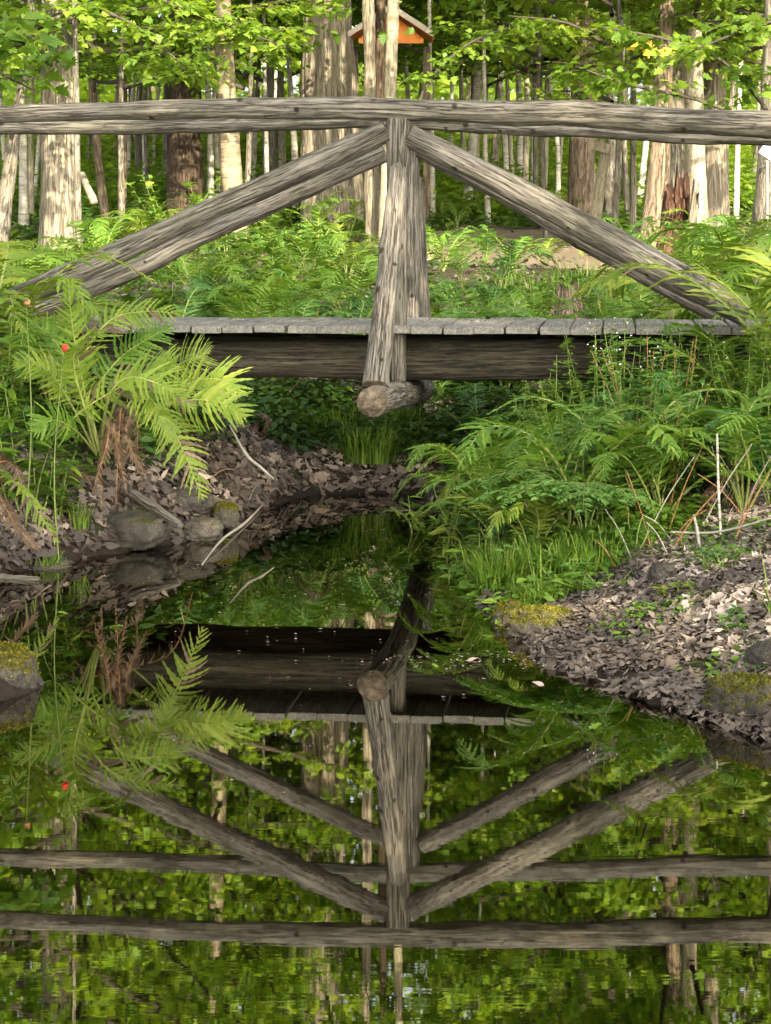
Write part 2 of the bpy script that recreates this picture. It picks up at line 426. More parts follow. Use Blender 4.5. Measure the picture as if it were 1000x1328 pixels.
def water():
    m, t, o = mat("still_water")
    geo = N_(t, 'ShaderNodeTexCoord')
    mp = N_(t, 'ShaderNodeMapping'); mp.inputs['Scale'].default_value = (1.6, 7, 1); t.links.new(geo.outputs['Object'], mp.inputs[0])
    mp2 = N_(t, 'ShaderNodeMapping'); mp2.inputs['Scale'].default_value = (.35, .9, 1); t.links.new(geo.outputs['Object'], mp2.inputs[0])
    n = noise(t, mp.outputs[0], 2.2, 3, .5, .3)
    n2 = noise(t, mp2.outputs[0], 1.0, 2, .5)
    # ripples are stronger in the open water close by
    sp = N_(t, 'ShaderNodeSeparateXYZ'); t.links.new(geo.outputs['Object'], sp.inputs[0])
    mr = N_(t, 'ShaderNodeMapRange'); mr.inputs['From Min'].default_value = 7.5; mr.inputs['From Max'].default_value = 3.8
    mr.inputs['To Min'].default_value = .12; mr.inputs['To Max'].default_value = 1.0; t.links.new(sp.outputs['Y'], mr.inputs[0])
    h = mathn(t, 'MULTIPLY', mathn(t, 'MULTIPLY', n, mr.outputs[0]), ramp(t, n2, [(.3, (.25, .25, .25)), (.7, (1, 1, 1))]))
    b = bump(t, h, .035, .004)
    gl = N_(t, 'ShaderNodeBsdfGlossy'); gl.inputs['Roughness'].default_value = .012; gl.inputs['Color'].default_value = (.86, .84, .76, 1)
    t.links.new(b, gl.inputs['Normal'])
    tr = N_(t, 'ShaderNodeBsdfTransparent'); tr.inputs['Color'].default_value = (.50, .36, .20, 1)
    fr = N_(t, 'ShaderNodeFresnel'); fr.inputs['IOR'].default_value = 1.9; t.links.new(b, fr.inputs['Normal'])
    f = mathn(t, 'MINIMUM', mathn(t, 'ADD', mathn(t, 'MULTIPLY', fr.outputs[0], .72), .25), 1.0)
    ms = N_(t, 'ShaderNodeMixShader'); t.links.new(f, ms.inputs[0]); t.links.new(tr.outputs[0], ms.inputs[1]); t.links.new(gl.outputs[0], ms.inputs[2])
    t.links.new(ms.outputs[0], o.inputs[0]); return m
M_moss = leaf_mat("moss_tufts", (.035, .045, .006), (.11, .11, .012), (.27, .22, .03), .25, .9, .1)
M_water = water()

# ------------------------------------------------------------------ terrain
WPOLY = np.array([(-3, -6), (-3, 2), (-2.5, 5), (-1.35, 6.5), (-1.1, 6.95), (-1.3, 7.3), (-1.9, 7.8), (-2.0, 8.8), (-1.6, 9.25), (-1.30, 9.84), (-.97, 10.25), (-.76, 10.6),
                  (-.72, 11.5), (-.45, 12.15), (-.1, 12.25), (.21, 12.2), (.27, 11.4), (.27, 10.6), (.36, 9.2), (.42, 8.3), (.46, 7.75), (.55, 7.3), (.72, 6.9), (.88, 6.6), (1.05, 6.25), (1.5, 5.7), (2.4, 4.6), (3, 2), (3, -6)], float)
def sdist(X, Y):
    X = np.asarray(X, float); Y = np.asarray(Y, float)
    d = np.full(X.shape, 1e9); ins = np.zeros(X.shape, bool); n = len(WPOLY)
    for k in range(n):
        a = WPOLY[k]; b = WPOLY[(k + 1) % n]; e = b - a; L = e @ e
        t = np.clip(((X - a[0]) * e[0] + (Y - a[1]) * e[1]) / L, 0, 1)
        d = np.minimum(d, np.hypot(X - a[0] - t * e[0], Y - a[1] - t * e[1]))
        c = (a[1] > Y) != (b[1] > Y)
        with np.errstate(divide='ignore', invalid='ignore'):
            ins ^= c & (X < (b[0] - a[0]) * (Y - a[1]) / (b[1] - a[1]) + a[0])
    return np.where(ins, -d, d)
def sstep(x, a, b):
    t = np.clip((x - a) / (b - a), 0, 1); return t * t * (3 - 2 * t)
def hgt(X, Y):
    X = np.asarray(X, float); Y = np.asarray(Y, float); sh = X.shape
    X = X.ravel(); Y = Y.ravel()
    d = sdist(X, Y)
    nz = np.stack([X * .9, Y * .9, X * 0], -1)
    d2 = np.maximum(d + .10 * fbm(nz * 3, 3) * (np.abs(d) < 1.5), -5)
    right = sstep(X, .1, .5) * (1 - sstep(Y, 10.5, 12))
    left = (1 - sstep(X, -.6, -.3)) * (1 - sstep(Y, 12.0, 13))
    rear = np.clip(1 - right - left, 0, 1)
    dp = np.maximum(d2, 0)
    h = right * (.78 * (1 - np.exp(-(dp / 2.1) ** 1.15))) + left * (.80 * (1 - np.exp(-(dp / .75)))) + rear * (.80 * (1 - np.exp(-dp / 1.35)))
    h = h + .045 * np.maximum(Y - 16, 0) - .00018 * np.maximum(Y - 45, 0) ** 2 * (Y < 100)
    land = h + (.05 * fbm(nz * 1.3, 4) + .02 * fbm(nz * 7, 3)) * np.clip(dp * 3, 0, 1) + .12 * fbm(nz * .35, 3) * np.clip((dp - 1.5) / 4, 0, 1) 
    bed = np.maximum(-.55, d2 * .75) + .02 * fbm(nz * 5, 3)
    return np.where(d2 > 0, land + .008, bed).reshape(sh)
def H1(x, y): return float(hgt(np.array([x]), np.array([y]))[0])
def ground_at(px, py, y0=13.0, y1=80.0):
    ys = np.linspace(y0, y1, 1400); xs = (px - 500) / F * ys
    z = hgt(xs, ys); sy = Y0 + (HC - z) * F / ys
    k = np.where(sy <= py)[0]
    i = k[0] if len(k) else len(ys) - 1
    return np.array([xs[i], ys[i], z[i]])

def axis(parts):
    out = [parts[0][0]]
    for a, b, s in parts:
        n = max(1, int(round((b - a) / s))); out += list(np.linspace(a, b, n + 1)[1:])
    return np.array(out)
gx = axis([(-120, -30, 6), (-30, -8, 1), (-8, -3.2, .2), (-3.2, 3.2, .04), (3.2, 8, .2), (8, 30, 1), (30, 120, 6)])
gy = axis([(-60, -6, 6), (-6, 3, .5), (3, 5.5, .15), (5.5, 14.5, .05), (14.5, 24, .12), (24, 45, .35), (45, 160, 3)])
GX, GY = np.meshgrid(gx, gy)
GZ = hgt(GX, GY)
nx, ny = len(gx), len(gy)
i = np.arange(ny - 1)[:, None] * nx; j = np.arange(nx - 1)[None]
Q = np.stack([i + j, i + j + 1, i + nx + j + 1, i + nx + j], -1).reshape(-1, 4)
g = build("ground", np.stack([GX, GY, GZ], -1).reshape(-1, 3), [Q], M_soil); g['kind'] = 'structure'
wv = np.array([(-4, -7, 0), (4, -7, 0), (4, 13, 0), (-4, 13, 0)], float)
wo = build("water", wv, [np.array([[0, 1, 2, 3]])], M_water, smooth=False); wo['kind'] = 'structure'

def drape(name, fn_in, xs, ys, m, lift=.02):
    X, Y = np.meshgrid(xs, ys); Z = hgt(X, Y) + lift
    keep = fn_in(X, Y)
    nx_, ny_ = len(xs), len(ys); i = np.arange(ny_ - 1)[:, None] * nx_; j = np.arange(nx_ - 1)[None]
    q = np.stack([i + j, i + j + 1, i + nx_ + j + 1, i + nx_ + j], -1).reshape(-1, 4)
    q = q[(keep.ravel()[q] > .02).all(1)]
    o = build(name, np.stack([X, Y, Z], -1).reshape(-1, 3), [q], m, rnd=keep.ravel()); o['kind'] = 'structure'; return o
drape("path", lambda X, Y: sstep(Y, 21.2, 24.5) * (1 - sstep(Y, 30.5 + .3 * X, 33 + .3 * X)) * sstep(X + .1 * (Y - 25), -.3, .5), np.arange(-2, 12, .08), np.arange(18, 36, .08), M_path)
drape("gravel_path", lambda X, Y: sstep(Y, 17.5, 18.6) * (1 - sstep(Y, 20.2, 21)) * (1 - sstep(X + .1 * (Y - 18), -3.1, -2.6)), np.arange(-9, -2, .1), np.arange(17, 22, .1), M_path)

# ------------------------------------------------------------------ footbridge
def YF(px): return 11.0 / (1 + .104 * (px - 500) / F)
def YB(px): return 12.1 / (1 + .104 * (px - 500) / F)
bridge = empty("log_footbridge", P(500, 425, 11.5) * np.array([1, 1, 0]) + np.array([0, 0, .715]), label="weathered grey log footbridge with plank deck and braced handrails crossing the stream", cat="footbridge")
def log(name, pts, radii, mt, seed, nr=None, ns=72, knots=8, wob=.14, lumps=.07, parent=bridge, ridge=0.0028, label=None):
    L = np.linalg.norm(np.diff(np.array(pts), axis=0), axis=1).sum()
    V, fs, rest, kn = tube(pts, radii, nr or int(min(520, max(30, L / .010))), ns, wob, 3.0, ridge, (38, 2.2), seed, knots, True, 0, lumps)
    if parent is not None: V = V - np.array(parent.location)
    mb = MB(); mb.add(V, fs, [0, 1], rest, .5, kn)
    o = mb.build(name, [mt, M_end], parent)
    if label: o['label'] = label
    return o
k_ = 1 / F
def line(pl, Yfn): return [P(x, y, Yfn(x)) for x, y in pl]
log("handrail", line([(-260, 156), (-60, 150), (0, 148.5), (104, 145), (260, 141.5), (400, 140.5), (500, 141.5), (630, 146.5), (760, 148), (870, 156.6), (1000, 161), (1120, 166), (1250, 172)], YF),
    [.032, .040, .042, .045, .048, .052, .054, .056, .060, .063, .067, .068, .068], M_wood, 1, knots=42, label="nearer handrail log")
log("handrail", line([(-260, 172), (-60, 166), (0, 164), (104, 164.5), (260, 161.5), (400, 157.5), (470, 155), (560, 156), (630, 161), (760, 166), (870, 173), (1000, 177), (1250, 186)], YB),
    [.042, .044, .044, .045, .046, .047, .048, .049, .050, .052, .053, .055, .055], M_wood, 2, knots=36, label="farther handrail log")
log("brace", line([(4, 393), (30, 383), (104, 351), (260, 278), (401, 216), (502, 170)], YF), [.058, .059, .057, .056, .060, .056], M_wood, 3, knots=12)
log("brace", line([(44, 403), (90, 385), (182, 346), (240, 316), (401, 243), (500, 199)], YB), [.054, .054, .052, .052, .050, .046], M_wood, 4, knots=10)
log("brace", line([(531, 176), (640, 231), (740, 284), (896, 369), (970, 408)], YF), [.056, .063, .067, .071, .066], M_wood, 5, knots=12)
log("brace", line([(545, 193), (640, 243), (740, 300), (880, 378), (955, 418)], YB), [.052, .054, .060, .060, .060], M_wood, 6, knots=9)
log("post", [P(517.5, 154, 11.0), P(516, 250, 11.0), P(516, 360, 11.0), P(517, 494, 11.02)], [.060, .054, .046, .036], M_wood, 7, knots=7, label="upright nearer post")
log("post", [P(533, 166, 12.1), P(532, 300, 12.1), P(532, 505, 12.12)], [.048, .050, .052], M_wood, 8, knots=7, label="upright farther post")
log("prop", [P(517, 214, 10.93), P(516, 228, 10.90), P(509, 300, 10.76), P(497, 410, 10.54), P(486.5, 501, 10.36)], [.024, .042, .050, .056, .062], M_post, 9, knots=13, label="paler slanting prop on the nearer side")
log("prop", [P(536, 232, 12.18), P(540, 330, 12.4), P(548, 500, 12.75)], [.05, .06, .065], M_post, 10, knots=6)
log("cross_log", [P(483, 520, 10.22), P(510, 513, 10.8), P(530, 509, 11.6), P(548, 505, 12.85)], [.071, .067, .068, .070], M_post, 11, knots=6, label="round cross log with its sawn end towards the stream")
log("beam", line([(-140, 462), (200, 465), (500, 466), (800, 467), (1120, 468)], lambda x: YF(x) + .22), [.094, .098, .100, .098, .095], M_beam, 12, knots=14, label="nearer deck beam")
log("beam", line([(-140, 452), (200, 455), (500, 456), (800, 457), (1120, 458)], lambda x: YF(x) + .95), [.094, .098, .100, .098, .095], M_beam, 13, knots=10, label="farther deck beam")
u_al = np.array([1, -.104, 0]); u_al /= np.linalg.norm(u_al); u_pp = np.array([.104, 1, 0]); u_pp /= np.linalg.norm(u_pp)
def board(k, s, wd, ln, zt):
    rs = np.random.default_rng(k + 50)
    mb = MB(); nl = 14; th = .032
    prof = [(-wd / 2, 0), (-wd / 2, th - .005), (-wd / 2 + .006, th), (-wd / 4, th + .0005), (0, th + .001), (wd / 4, th + .0005), (wd / 2 - .006, th), (wd / 2, th - .005), (wd / 2, 0), (wd / 2 - .004, -.003), (-wd / 2 + .004, -.003)]
    prof = np.array(prof); m = len(prof); tl = np.linspace(0, 1, nl)
    base = np.array([0, 10.90, zt - th]) + u_al * s
    cup = rs.normal(0, .002); ofs = rs.uniform(-.012, .012); rot = rs.normal(0, .006)
    V = []; rest = []
    for q in tl:
        wob_ = rs.normal(0, .0007)
        for (a, z) in prof:
            sh = .004 if (q in (0, 1)) else 0
            V.append(base + u_al * (a * (1 - sh * 2) + rot * (q - .5)) + u_pp * (ofs + q * ln) + np.array([0, 0, z + cup * (q - .5) + wob_ - (abs(a) / wd) ** 2 * .001]))
            rest.append([a + k * .7, z, q * ln])
    V = np.array(V); i = np.arange(nl - 1)[:, None] * m; j = np.arange(m)[None]; j2 = (j + 1) % m
    Q = np.stack([i + j, i + j2, i + m + j2, i + m + j], -1).reshape(-1, 4)
    caps = np.array([list(range(m - 1, -1, -1)), list(range((nl - 1) * m, nl * m))])
    mb.add(V - np.array(bridge.location), [Q, caps], 0, np.array(rest), rs.random())
    mb.build("deck_board", [M_board], bridge, smooth=False)
s = -2.45; k = 0
while s < 2.0:
    wd = .149 + .004 * math.sin(k * 2.3)
    board(k, s, wd, 1.16 + .02 * math.sin(k * 4.1), .972 + .0025 * math.sin(k * 1.7)); s += wd + .007; k += 1

# ------------------------------------------------------------------ trees
def bark_trunk(px0, py0, px1, py1, w0, w1, Y, height, mt, seed, ridge=0, ns=24, nr=60, flare=.35, rf=(14, 1.2), bend=0, parent=None, mid=None):
    """trunk whose base is at (px0,py0) and passes through (px1,py1); widths in photo px at those points"""
    b = P(px0, py0, Y); b[2] = min(b[2], H1(b[0], b[1])) - .12
    t = P(px1, py1, Y)
    d = (t - b) / (t[2] - b[2])
    pts = [b]
    if mid is not None: pts.append(P(mid[0], mid[1], Y))
    pts.append(t)
    top = t + (d * .5 + np.array([0, 0, .5])) * (height - t[2]) + np.array([bend, 0, 0])
    pts += [t + (top - t) * .5 + np.array([bend * .2, .1, 0]), top]
    z = np.array([p[2] for p in pts]); r0, r1 = w0 * Y / F / 2, w1 * Y / F / 2
    C = np.array(pts); L = np.concatenate([[0], np.cumsum(np.linalg.norm(np.diff(C, axis=0), axis=1))])
    zz = np.linspace(0, 1, 12); ztop = L[-1]; i1 = L[2 if mid is not None else 1] / ztop
    rad = np.interp(zz, [0, i1, 1], [r0, r1, r1 * .35])
    return pts, tube(pts, rad, nr, ns, .12, 2.5, ridge, rf, seed, 0, False, flare, .05)

def crown_leaves(rs, limbs, n, size, spread, flat=.35, tmpl=MAPLE):
    """leaves in layered sprays along limbs: list of (p0,p1)"""
    P0 = np.array([a for a, b in limbs]); P1 = np.array([b for a, b in limbs])
    L = np.linalg.norm(P1 - P0, axis=1); pr = L / L.sum()
    # sub twigs
    nt_ = max(12, n // 14); idx = rs.choice(len(limbs), nt_, p=pr); t = rs.uniform(.25, 1.0, nt_) ** .8
    base = P0[idx] + (P1[idx] - P0[idx]) * t[:, None]
    az = rs.uniform(0, 2 * np.pi, nt_); tl = spread * rs.uniform(.4, 1.1, nt_)
    tip = base + np.stack([np.cos(az) * tl, np.sin(az) * tl, rs.normal(0, .16, nt_) * tl - .10 * tl], -1)
    k = rs.integers(0, nt_, n); u = rs.uniform(.1, 1.05, n)
    pos = base[k] + (tip[k] - base[k]) * u[:, None] + rs.normal(0, .045, (n, 3)) * np.array([1.4, 1.4, .7])
    dr = (tip[k] - base[k]); dr = dr / np.linalg.norm(dr, axis=1)[:, None] + rs.normal(0, .6, (n, 3)) * np.array([1, 1, flat])
    dr[:, 2] -= .15
    M = dir_mats(dr, rs.normal(0, flat * 1.2, n))
    sc = size * rs.uniform(.6, 1.25, n)
    tone = rs.uniform(0, 1, nt_)[k] * .5 + rs.uniform(0, 1, n) * .5
    V, Q, kk = scatter(tmpl, pos, M, sc)
    return V, Q, np.repeat(tone, kk), base, tip

def make_limbs(rs, zb, zt, rad, n, lean=.25):
    out = []
    for k in range(n):
        f = (k + rs.uniform(0, 1)) / n; z = zb + (zt - zb) * f
        l = rad * (1 - .55 * f ** 1.5) * rs.uniform(.6, 1.1); a = k * 2.4 + rs.uniform(-.5, .5)
        out.append((np.array([0, 0, z - lean * l * .6]), np.array([math.cos(a) * l, math.sin(a) * l, z + lean * l * rs.uniform(-.3, 1.2)])))
    return out
def crown_proto(seed, zb, zt, rad, nl, n, size, spread=.8, mt=None):
    rs = np.random.default_rng(seed); limbs = make_limbs(rs, zb, zt, rad, nl)
    V, Q, tone, b, tp = crown_leaves(rs, limbs, n, size, spread)
    mb = MB(); mb.add(V, [Q], 0, None, tone)
    for a, c in limbs:
        Vt, fs, rest, kn = tube([a, (a + c) / 2 + rs.normal(0, .08, 3), c], [.035, .02, .006], 7, 5, cap=False)
        mb.add(Vt, fs, 1, rest)
    for a, c in zip(b[::3], tp[::3]):
        Vt, fs, rest, kn = tube([a, (a + c) / 2 + np.array([0, 0, .03]), c], [.008, .003], 4, 3, cap=False)
        mb.add(Vt, fs, 1, rest)
    o = mb.build("crown", [mt or L_forest, M_twig], link=False); return o.data
CR = [crown_proto(100 + k, 2.6, 13.5, 3.0, 30, 7500, .115, .9) for k in range(5)]          # tall slim forest trees
CRU = [crown_proto(120 + k, 1.9, 6.0, 2.1, 18, 3200, .11, .7) for k in range(3)]            # understory
CRB = [crown_proto(130 + k, 5.0, 16.0, 5.0, 40, 12000, .14, 1.1) for k in range(2)]         # broad old trees

def add_crown(root, data, sc=(1, 1, 1), rz=0, dz=0):
    o = bpy.data.objects.new("crown", data); COL.objects.link(o); o.parent = root
    o.scale = sc; o.rotation_euler = (0, 0, rz); o.location = (0, 0, dz); return o
def tree(name, label, cat, base, trunk, mt, crown=None, csc=(1, 1, 1), rz=0, dz=0, group=None, ns=24):
    pts, (V, fs, rest, kn) = trunk
    root = empty(name, (pts[0][0], pts[0][1], pts[0][2] + .12), label=label, cat=cat, group=group)
    mb = MB(); mb.add(V - np.array(root.location), fs, 0, rest, .5, kn); mb.build("trunk", [mt], root)
    if crown is not None:
        c = add_crown(root, crown, csc, rz, dz)
        tx = pts[-2] - pts[0]; c.location = (tx[0] * .6, tx[1] * .6, dz)
    return root

G = ground_at
#     name label base(px,py) upper(px,py) w0 w1 height mat ridge crown
def T(label, b, t, w0, w1, mt, h=13, ridge=0., seed=0, crown=0, ns=20, nr=50, flare=.35, rf=(14, 1.2), cs=1., name="tree_trunk", Y=None, mid=None, cat="tree", group=None, dz=0):
    p = G(*b) if Y is None else np.array([0, Y, 0]); 
    tr = bark_trunk(b[0], b[1], t[0], t[1], w0, w1, p[1], h, mt, seed, ridge, ns, nr, flare, rf, mid=mid)
    cr = None
    if crown is not None: cr = (CR + CRB)[crown]
    return tree(name, label, cat, p, tr, mt, cr, (cs, cs, 1), seed * 1.3, dz, group)
T("broad pale shaggy-barked trunk, widest of all, left of the bridge's centre post", (433, 300), (423, 0), 84, 70, B_pale, 17, .030, 1, 5, 110, 420, .12, (11, 1.1), name="maple_tree")
T("thick pale trunk with a sunlit patch, near the left edge behind the brace", (80, 322), (75, 0), 54, 46, B_pale, 15, .018, 2, 6, 80, 320, .25, (14, 1.4), name="maple_tree")
T("dark brown broad trunk in shade, left of the ringed slim trunk", (240, 232), (239, 0), 52, 38, B_dark, 15, .02, 3, 5, 60, 220, .15, (16, 2), name="maple_tree", Y=33)
T("slim ringed yellow-brown trunk with a dark knot, between dark trunk and broad shaggy one", (307, 250), (288, 0), 29, 24, B_yellow, 13, .0, 4, 0, 32, 120, .2, name="birch_tree", Y=28)
T("leaning grey trunk curving down at the far left edge", (-6, 285), (42, 0), 26, 14, B_grey, 11, .004, 5, 1, 24, 100, .3, Y=25, mid=(18, 180), name="maple_tree")
T("thin dark sapling stem just right of the sunlit left trunk", (103, 330), (97, 0), 9, 7, B_grey, 9, 0, 6, 2, 12, 50, .2, Y=23, name="maple_sapling")
T("sunlit trunk immediately right of the broad shaggy maple", (484, 268), (478, 0), 21, 16, B_pale, 12, .01, 7, None, 40, 140, .2, Y=29, name="maple_tree")
T("dark narrow trunk between two pale ones in front of the orange kiosk", (490, 272), (494, 0), 14, 13, B_dark, 12, .004, 8, None, 20, 80, .2, Y=30, name="maple_tree")
T("smooth cream trunk in front of the kiosk roof, right of the dark narrow one", (498, 272), (510, 0), 17, 16, B_cream, 12, .0, 9, None, 24, 100, .2, Y=28.5, name="beech_tree")
T("red-brown trunk behind the leaning wooden signpost", (752, 285), (757, 0), 34, 29, B_brown, 14, .012, 10, 5, 48, 180, .15, Y=32, name="pine_tree")
T("leaning brown trunk of the right-hand clump, left of the rotten snag", (842, 332), (862, 60), 46, 28, B_brown, 13, .010, 11, 0, 60, 220, .25, Y=24, mid=(855, 220), name="maple_tree")
T("upright grey trunk rising behind the rotten snag", (873, 318), (876, 0), 30, 24, B_grey, 13, .008, 12, 0, 36, 140, .2, Y=25.5, name="maple_tree")
T("cream sunlit trunk just right of the rotten snag", (905, 325), (899, 60), 32, 26, B_cream, 13, .004, 13, 1, 36, 140, .2, Y=24.5, name="beech_tree")
T("pale brown trunk right of the cream one near the right edge", (930, 315), (926, 0), 36, 28, B_pale, 14, .008, 14, 2, 40, 140, .25, Y=26, name="maple_tree")
T("spotted grey trunk with flared foot at the right edge beside the small sign", (992, 330), (1004, 130), 60, 40, B_grey, 12, .006, 15, 3, 50, 160, .5, Y=22, name="maple_tree")
T("slim dark upright sapling left of the leaning trunk clump", (821, 300), (821, 60), 9, 7, B_grey, 9, 0, 16, None, 12, 50, .2, Y=27, name="maple_sapling")
T("grey trunk partly hidden behind the leaning signpost", (790, 285), (792, 120), 16, 13, B_grey, 12, .004, 17, 4, 20, 70, .2, Y=34, name="maple_tree")
T("leaning pale brown trunk slanting right, seen between sapling and dark trunk", (142, 248), (124, 170), 12, 12, B_brown, 9, .004, 18, None, 18, 50, .2, Y=30, name="maple_tree")
T("knobbly brown trunk with bare side twigs, left of the dark broad trunk", (158, 262), (160, 80), 13, 11, B_brown, 11, .006, 19, 0, 18, 60, .2, Y=31, name="spruce_tree")
T("grey spotted slim trunk beside the curved trunk at the left edge", (31, 272), (30, 150), 15, 12, B_birch, 12, 0, 20, 1, 20, 70, .2, Y=32, name="birch_tree")
T("greyish trunk left of the broad shaggy maple, right of the slim ringed one", (350, 255), (348, 90), 20, 16, B_grey, 13, .004, 21, 2, 24, 80, .2, Y=36, name="maple_tree")
# slim pale stems farther back
slim = [(42, 8), (50, 6), (116, 5), (172, 7), (183, 10), (191, 8), (198, 5), (270, 11), (284, 12), (322, 10), (332, 8), (366, 11), (379, 10), (560, 8), (567, 6), (600, 8), (611, 14), (621, 8), (631, 8), (644, 12), (654, 9),
        (662, 7), (672, 10), (681, 9), (690, 8), (706, 9), (717, 7), (728, 6), (737, 7), (802, 7), (812, 8), (948, 10), (957, 8), (975, 6), (215, 8), (400, 9), (532, 8), (545, 6), (586, 6), (770, 6), (835, 9), (5, 7), (130, 6), (150, 5), (206, 6), (345, 7), (990, 7)]
ORD = ["first", "second", "third", "fourth", "fifth", "sixth", "seventh", "eighth", "ninth", "tenth", "eleventh", "twelfth", "thirteenth", "fourteenth", "fifteenth", "sixteenth", "seventeenth", "eighteenth", "nineteenth", "twentieth", "twenty-first", "twenty-second", "twenty-third"]
slim.sort(); cnt = {}
rs = np.random.default_rng(5)
for k, (px, w_) in enumerate(slim):
    Y = float(rs.uniform(33, 43)) if w_ > 6 else float(rs.uniform(40, 50))
    gz = H1((px - 500) / F * Y, Y); py = Y0 + (HC - gz) * F / Y
    ln = float(rs.normal(0, 14))
    side = "rightward from the left edge" if px < 500 else ("right from the centre post" if px < 740 else "right from the red-brown trunk")
    cnt[side] = cnt.get(side, 0) + 1
    T(ORD[cnt[side] - 1] + " slim distant trunk counting " + side, (px - ln * .3, py), (px + ln * .4, 60), w_ * 1.1, w_ * .85, [B_birch, B_cream, B_birch, B_cream if 560 < px < 740 else B_grey][k % 4], 12.5, 0, 40 + k, k % 5 if k % 3 == 0 else None, 10, 30, .15, Y=Y, mid=(px + float(rs.normal(0, 3)), (py + 60) / 2 + 15), name="birch_tree",
      group="slim distant trunks counted " + side, cs=.8 + .3 * rs.random())

# far wood: one distant mass
def far_wood():
    rs = np.random.default_rng(11); mb = MB()
    for k in range(56):
        Y = rs.uniform(62, 95); X = rs.uniform(-.30, .30) * Y; z = H1(X, Y) - .3; r = rs.uniform(.07, .22); l = rs.normal(0, 1.6)
        V, fs, rest, kn = tube([(X, Y, z), (X + l * .4, Y, z + 8), (X + l, Y, z + 20)], [r * 1.1, r * .8, r * .4], 8, 6, cap=False, seed=k)
        mb.add(V, fs, 1 if k % 3 else 2, rest)
    n = 120000
    Y = rs.uniform(60, 100, n); X = rs.uniform(-.32, .32, n) * Y
    zz = rs.uniform(0, 1, n); base = 2.6; Z = base + np.where(rs.random(n) < .5, rs.uniform(-1.5, 5.0, n), 3.5 + zz * 26)
    pos = np.stack([X, Y, Z], -1)
    dens = fbm(pos * np.array([.28, .28, .5]), 3); keep = dens > -.06
    pos = pos[keep]; n = len(pos)
    M = euler_mats(rs.normal(0, .6, n), rs.normal(0, .6, n), rs.uniform(0, 6.28, n))
    V, Q, kk = scatter(TINY, pos, M, rs.uniform(.35, .7, n))
    mb.add(V, [Q], 0, None, np.repeat(np.clip(rs.random(n) * .7 + .3 * (fbm(pos * .3, 2) + .5), 0, 1), kk))
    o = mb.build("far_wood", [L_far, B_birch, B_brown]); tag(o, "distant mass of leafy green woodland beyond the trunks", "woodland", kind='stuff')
far_wood()
# trees left and right and overhead, and understory saplings
us = [(-2.2, 44, 0, 1.5), (2.0, 45, 1, 1.5), (4.2, 43, 2, 1.5), (-5.2, 46, 2, 1.5), (-.2, 49, 0, 1.6), (6.6, 46, 0, 1.5), (-7.5, 45, 1, 1.5), (1.4, 36, 1, 1.3), (3.6, 33, 0, 1.2), (-3.6, 34, 1, 1.2), (-3.2, 27, 0, 1), (-1.9, 30, 1, 1.1), (-.9, 39, 2, 1.4), (2.3, 34, 0, 1.2), (2.1, 29, 1, 1.2), (3.4, 27, 2, 1.1), (-4.6, 30, 2, 1.2), (4.6, 24.5, 0, 1.1), (-2.6, 37, 0, 1.4), (0.9, 42, 1, 1.5), (2.6, 36, 2, 1.4), (-5.5, 38, 1, 1.4), (5.5, 37, 0, 1.4), (2.6, 25.5, 2, .95), (-4.4, 23, 0, 1.0)]
uw = ["deep behind the dark broad trunk", "deep behind the slim pale trunks", "deep behind the red-brown trunk", "deep behind the sunlit left trunk", "deep behind the kiosk", "deep behind the cream trunk", "deep behind the leaning left trunk", "right above the nearest slim pale trunks", "above the leaning signpost", "left of the dark broad trunk", "far left, over the leaning grey trunk", "over the dark broad trunk", "over the broad shaggy maple", "just right of the kiosk", "over the slim pale trunks", "over the red-brown trunk", "at the upper left corner",
      "over the right edge of the handrail", "high between left trunk and dark trunk", "high behind the kiosk", "high above the slim pale trunks", "highest at far left", "highest at far right", "reaching across above the right handrail", "hanging over the left handrail end"]
for k, (x, y, ci, sc) in enumerate(us):
    z = H1(x, y)
    root = empty("maple_sapling", (x, y, z), k * 1.1, label="leafy green understory maple " + uw[k], cat="tree")
    V, fs, rest, kn = tube([(0, 0, -.2), (.1, 0, 2.2 * sc), (0, .1, 5.5 * sc)], [.045, .032, .01], 20, 8, cap=False, seed=k)
    mb = MB(); mb.add(V, fs, 0, rest); mb.build("trunk", [B_grey], root)
    add_crown(root, CRU[ci], (sc, sc, sc * (1.0)), k * 2.0)

# shade trees behind and beside the camera (they shade the stream as in the photo)
for k, (x, y, sc, hz) in enumerate([(-1.5, -6, 1.0, .90), (2.5, -5.5, 1.0, .92), (6.0, -6, 1.0, .92), (9.5, -7, 1.0, .95), (1, -10, 1.1, 1.05), (6, -11, 1.1, 1.05), (-5, -7, 1.0, .8)]):
    root = empty("maple_tree", (x, y, max(0, H1(x, y))), k, label=["first", "second", "third", "fourth", "fifth", "sixth", "seventh"][k] + " broad leafy tree standing on the bank behind the photographer", cat="tree", group="shade trees behind the photographer")
    V, fs, rest, kn = tube([(0, 0, -.4), (.1, 0, 5), (0, .1, 14 * hz)], [.2, .15, .05], 24, 14, .1, cap=False, flare=.3, seed=k)
    mb = MB(); mb.add(V, fs, 0, rest); mb.build("trunk", [B_grey], root)
    add_crown(root, CRB[k % 2], (sc, sc, hz), k * 2.0)

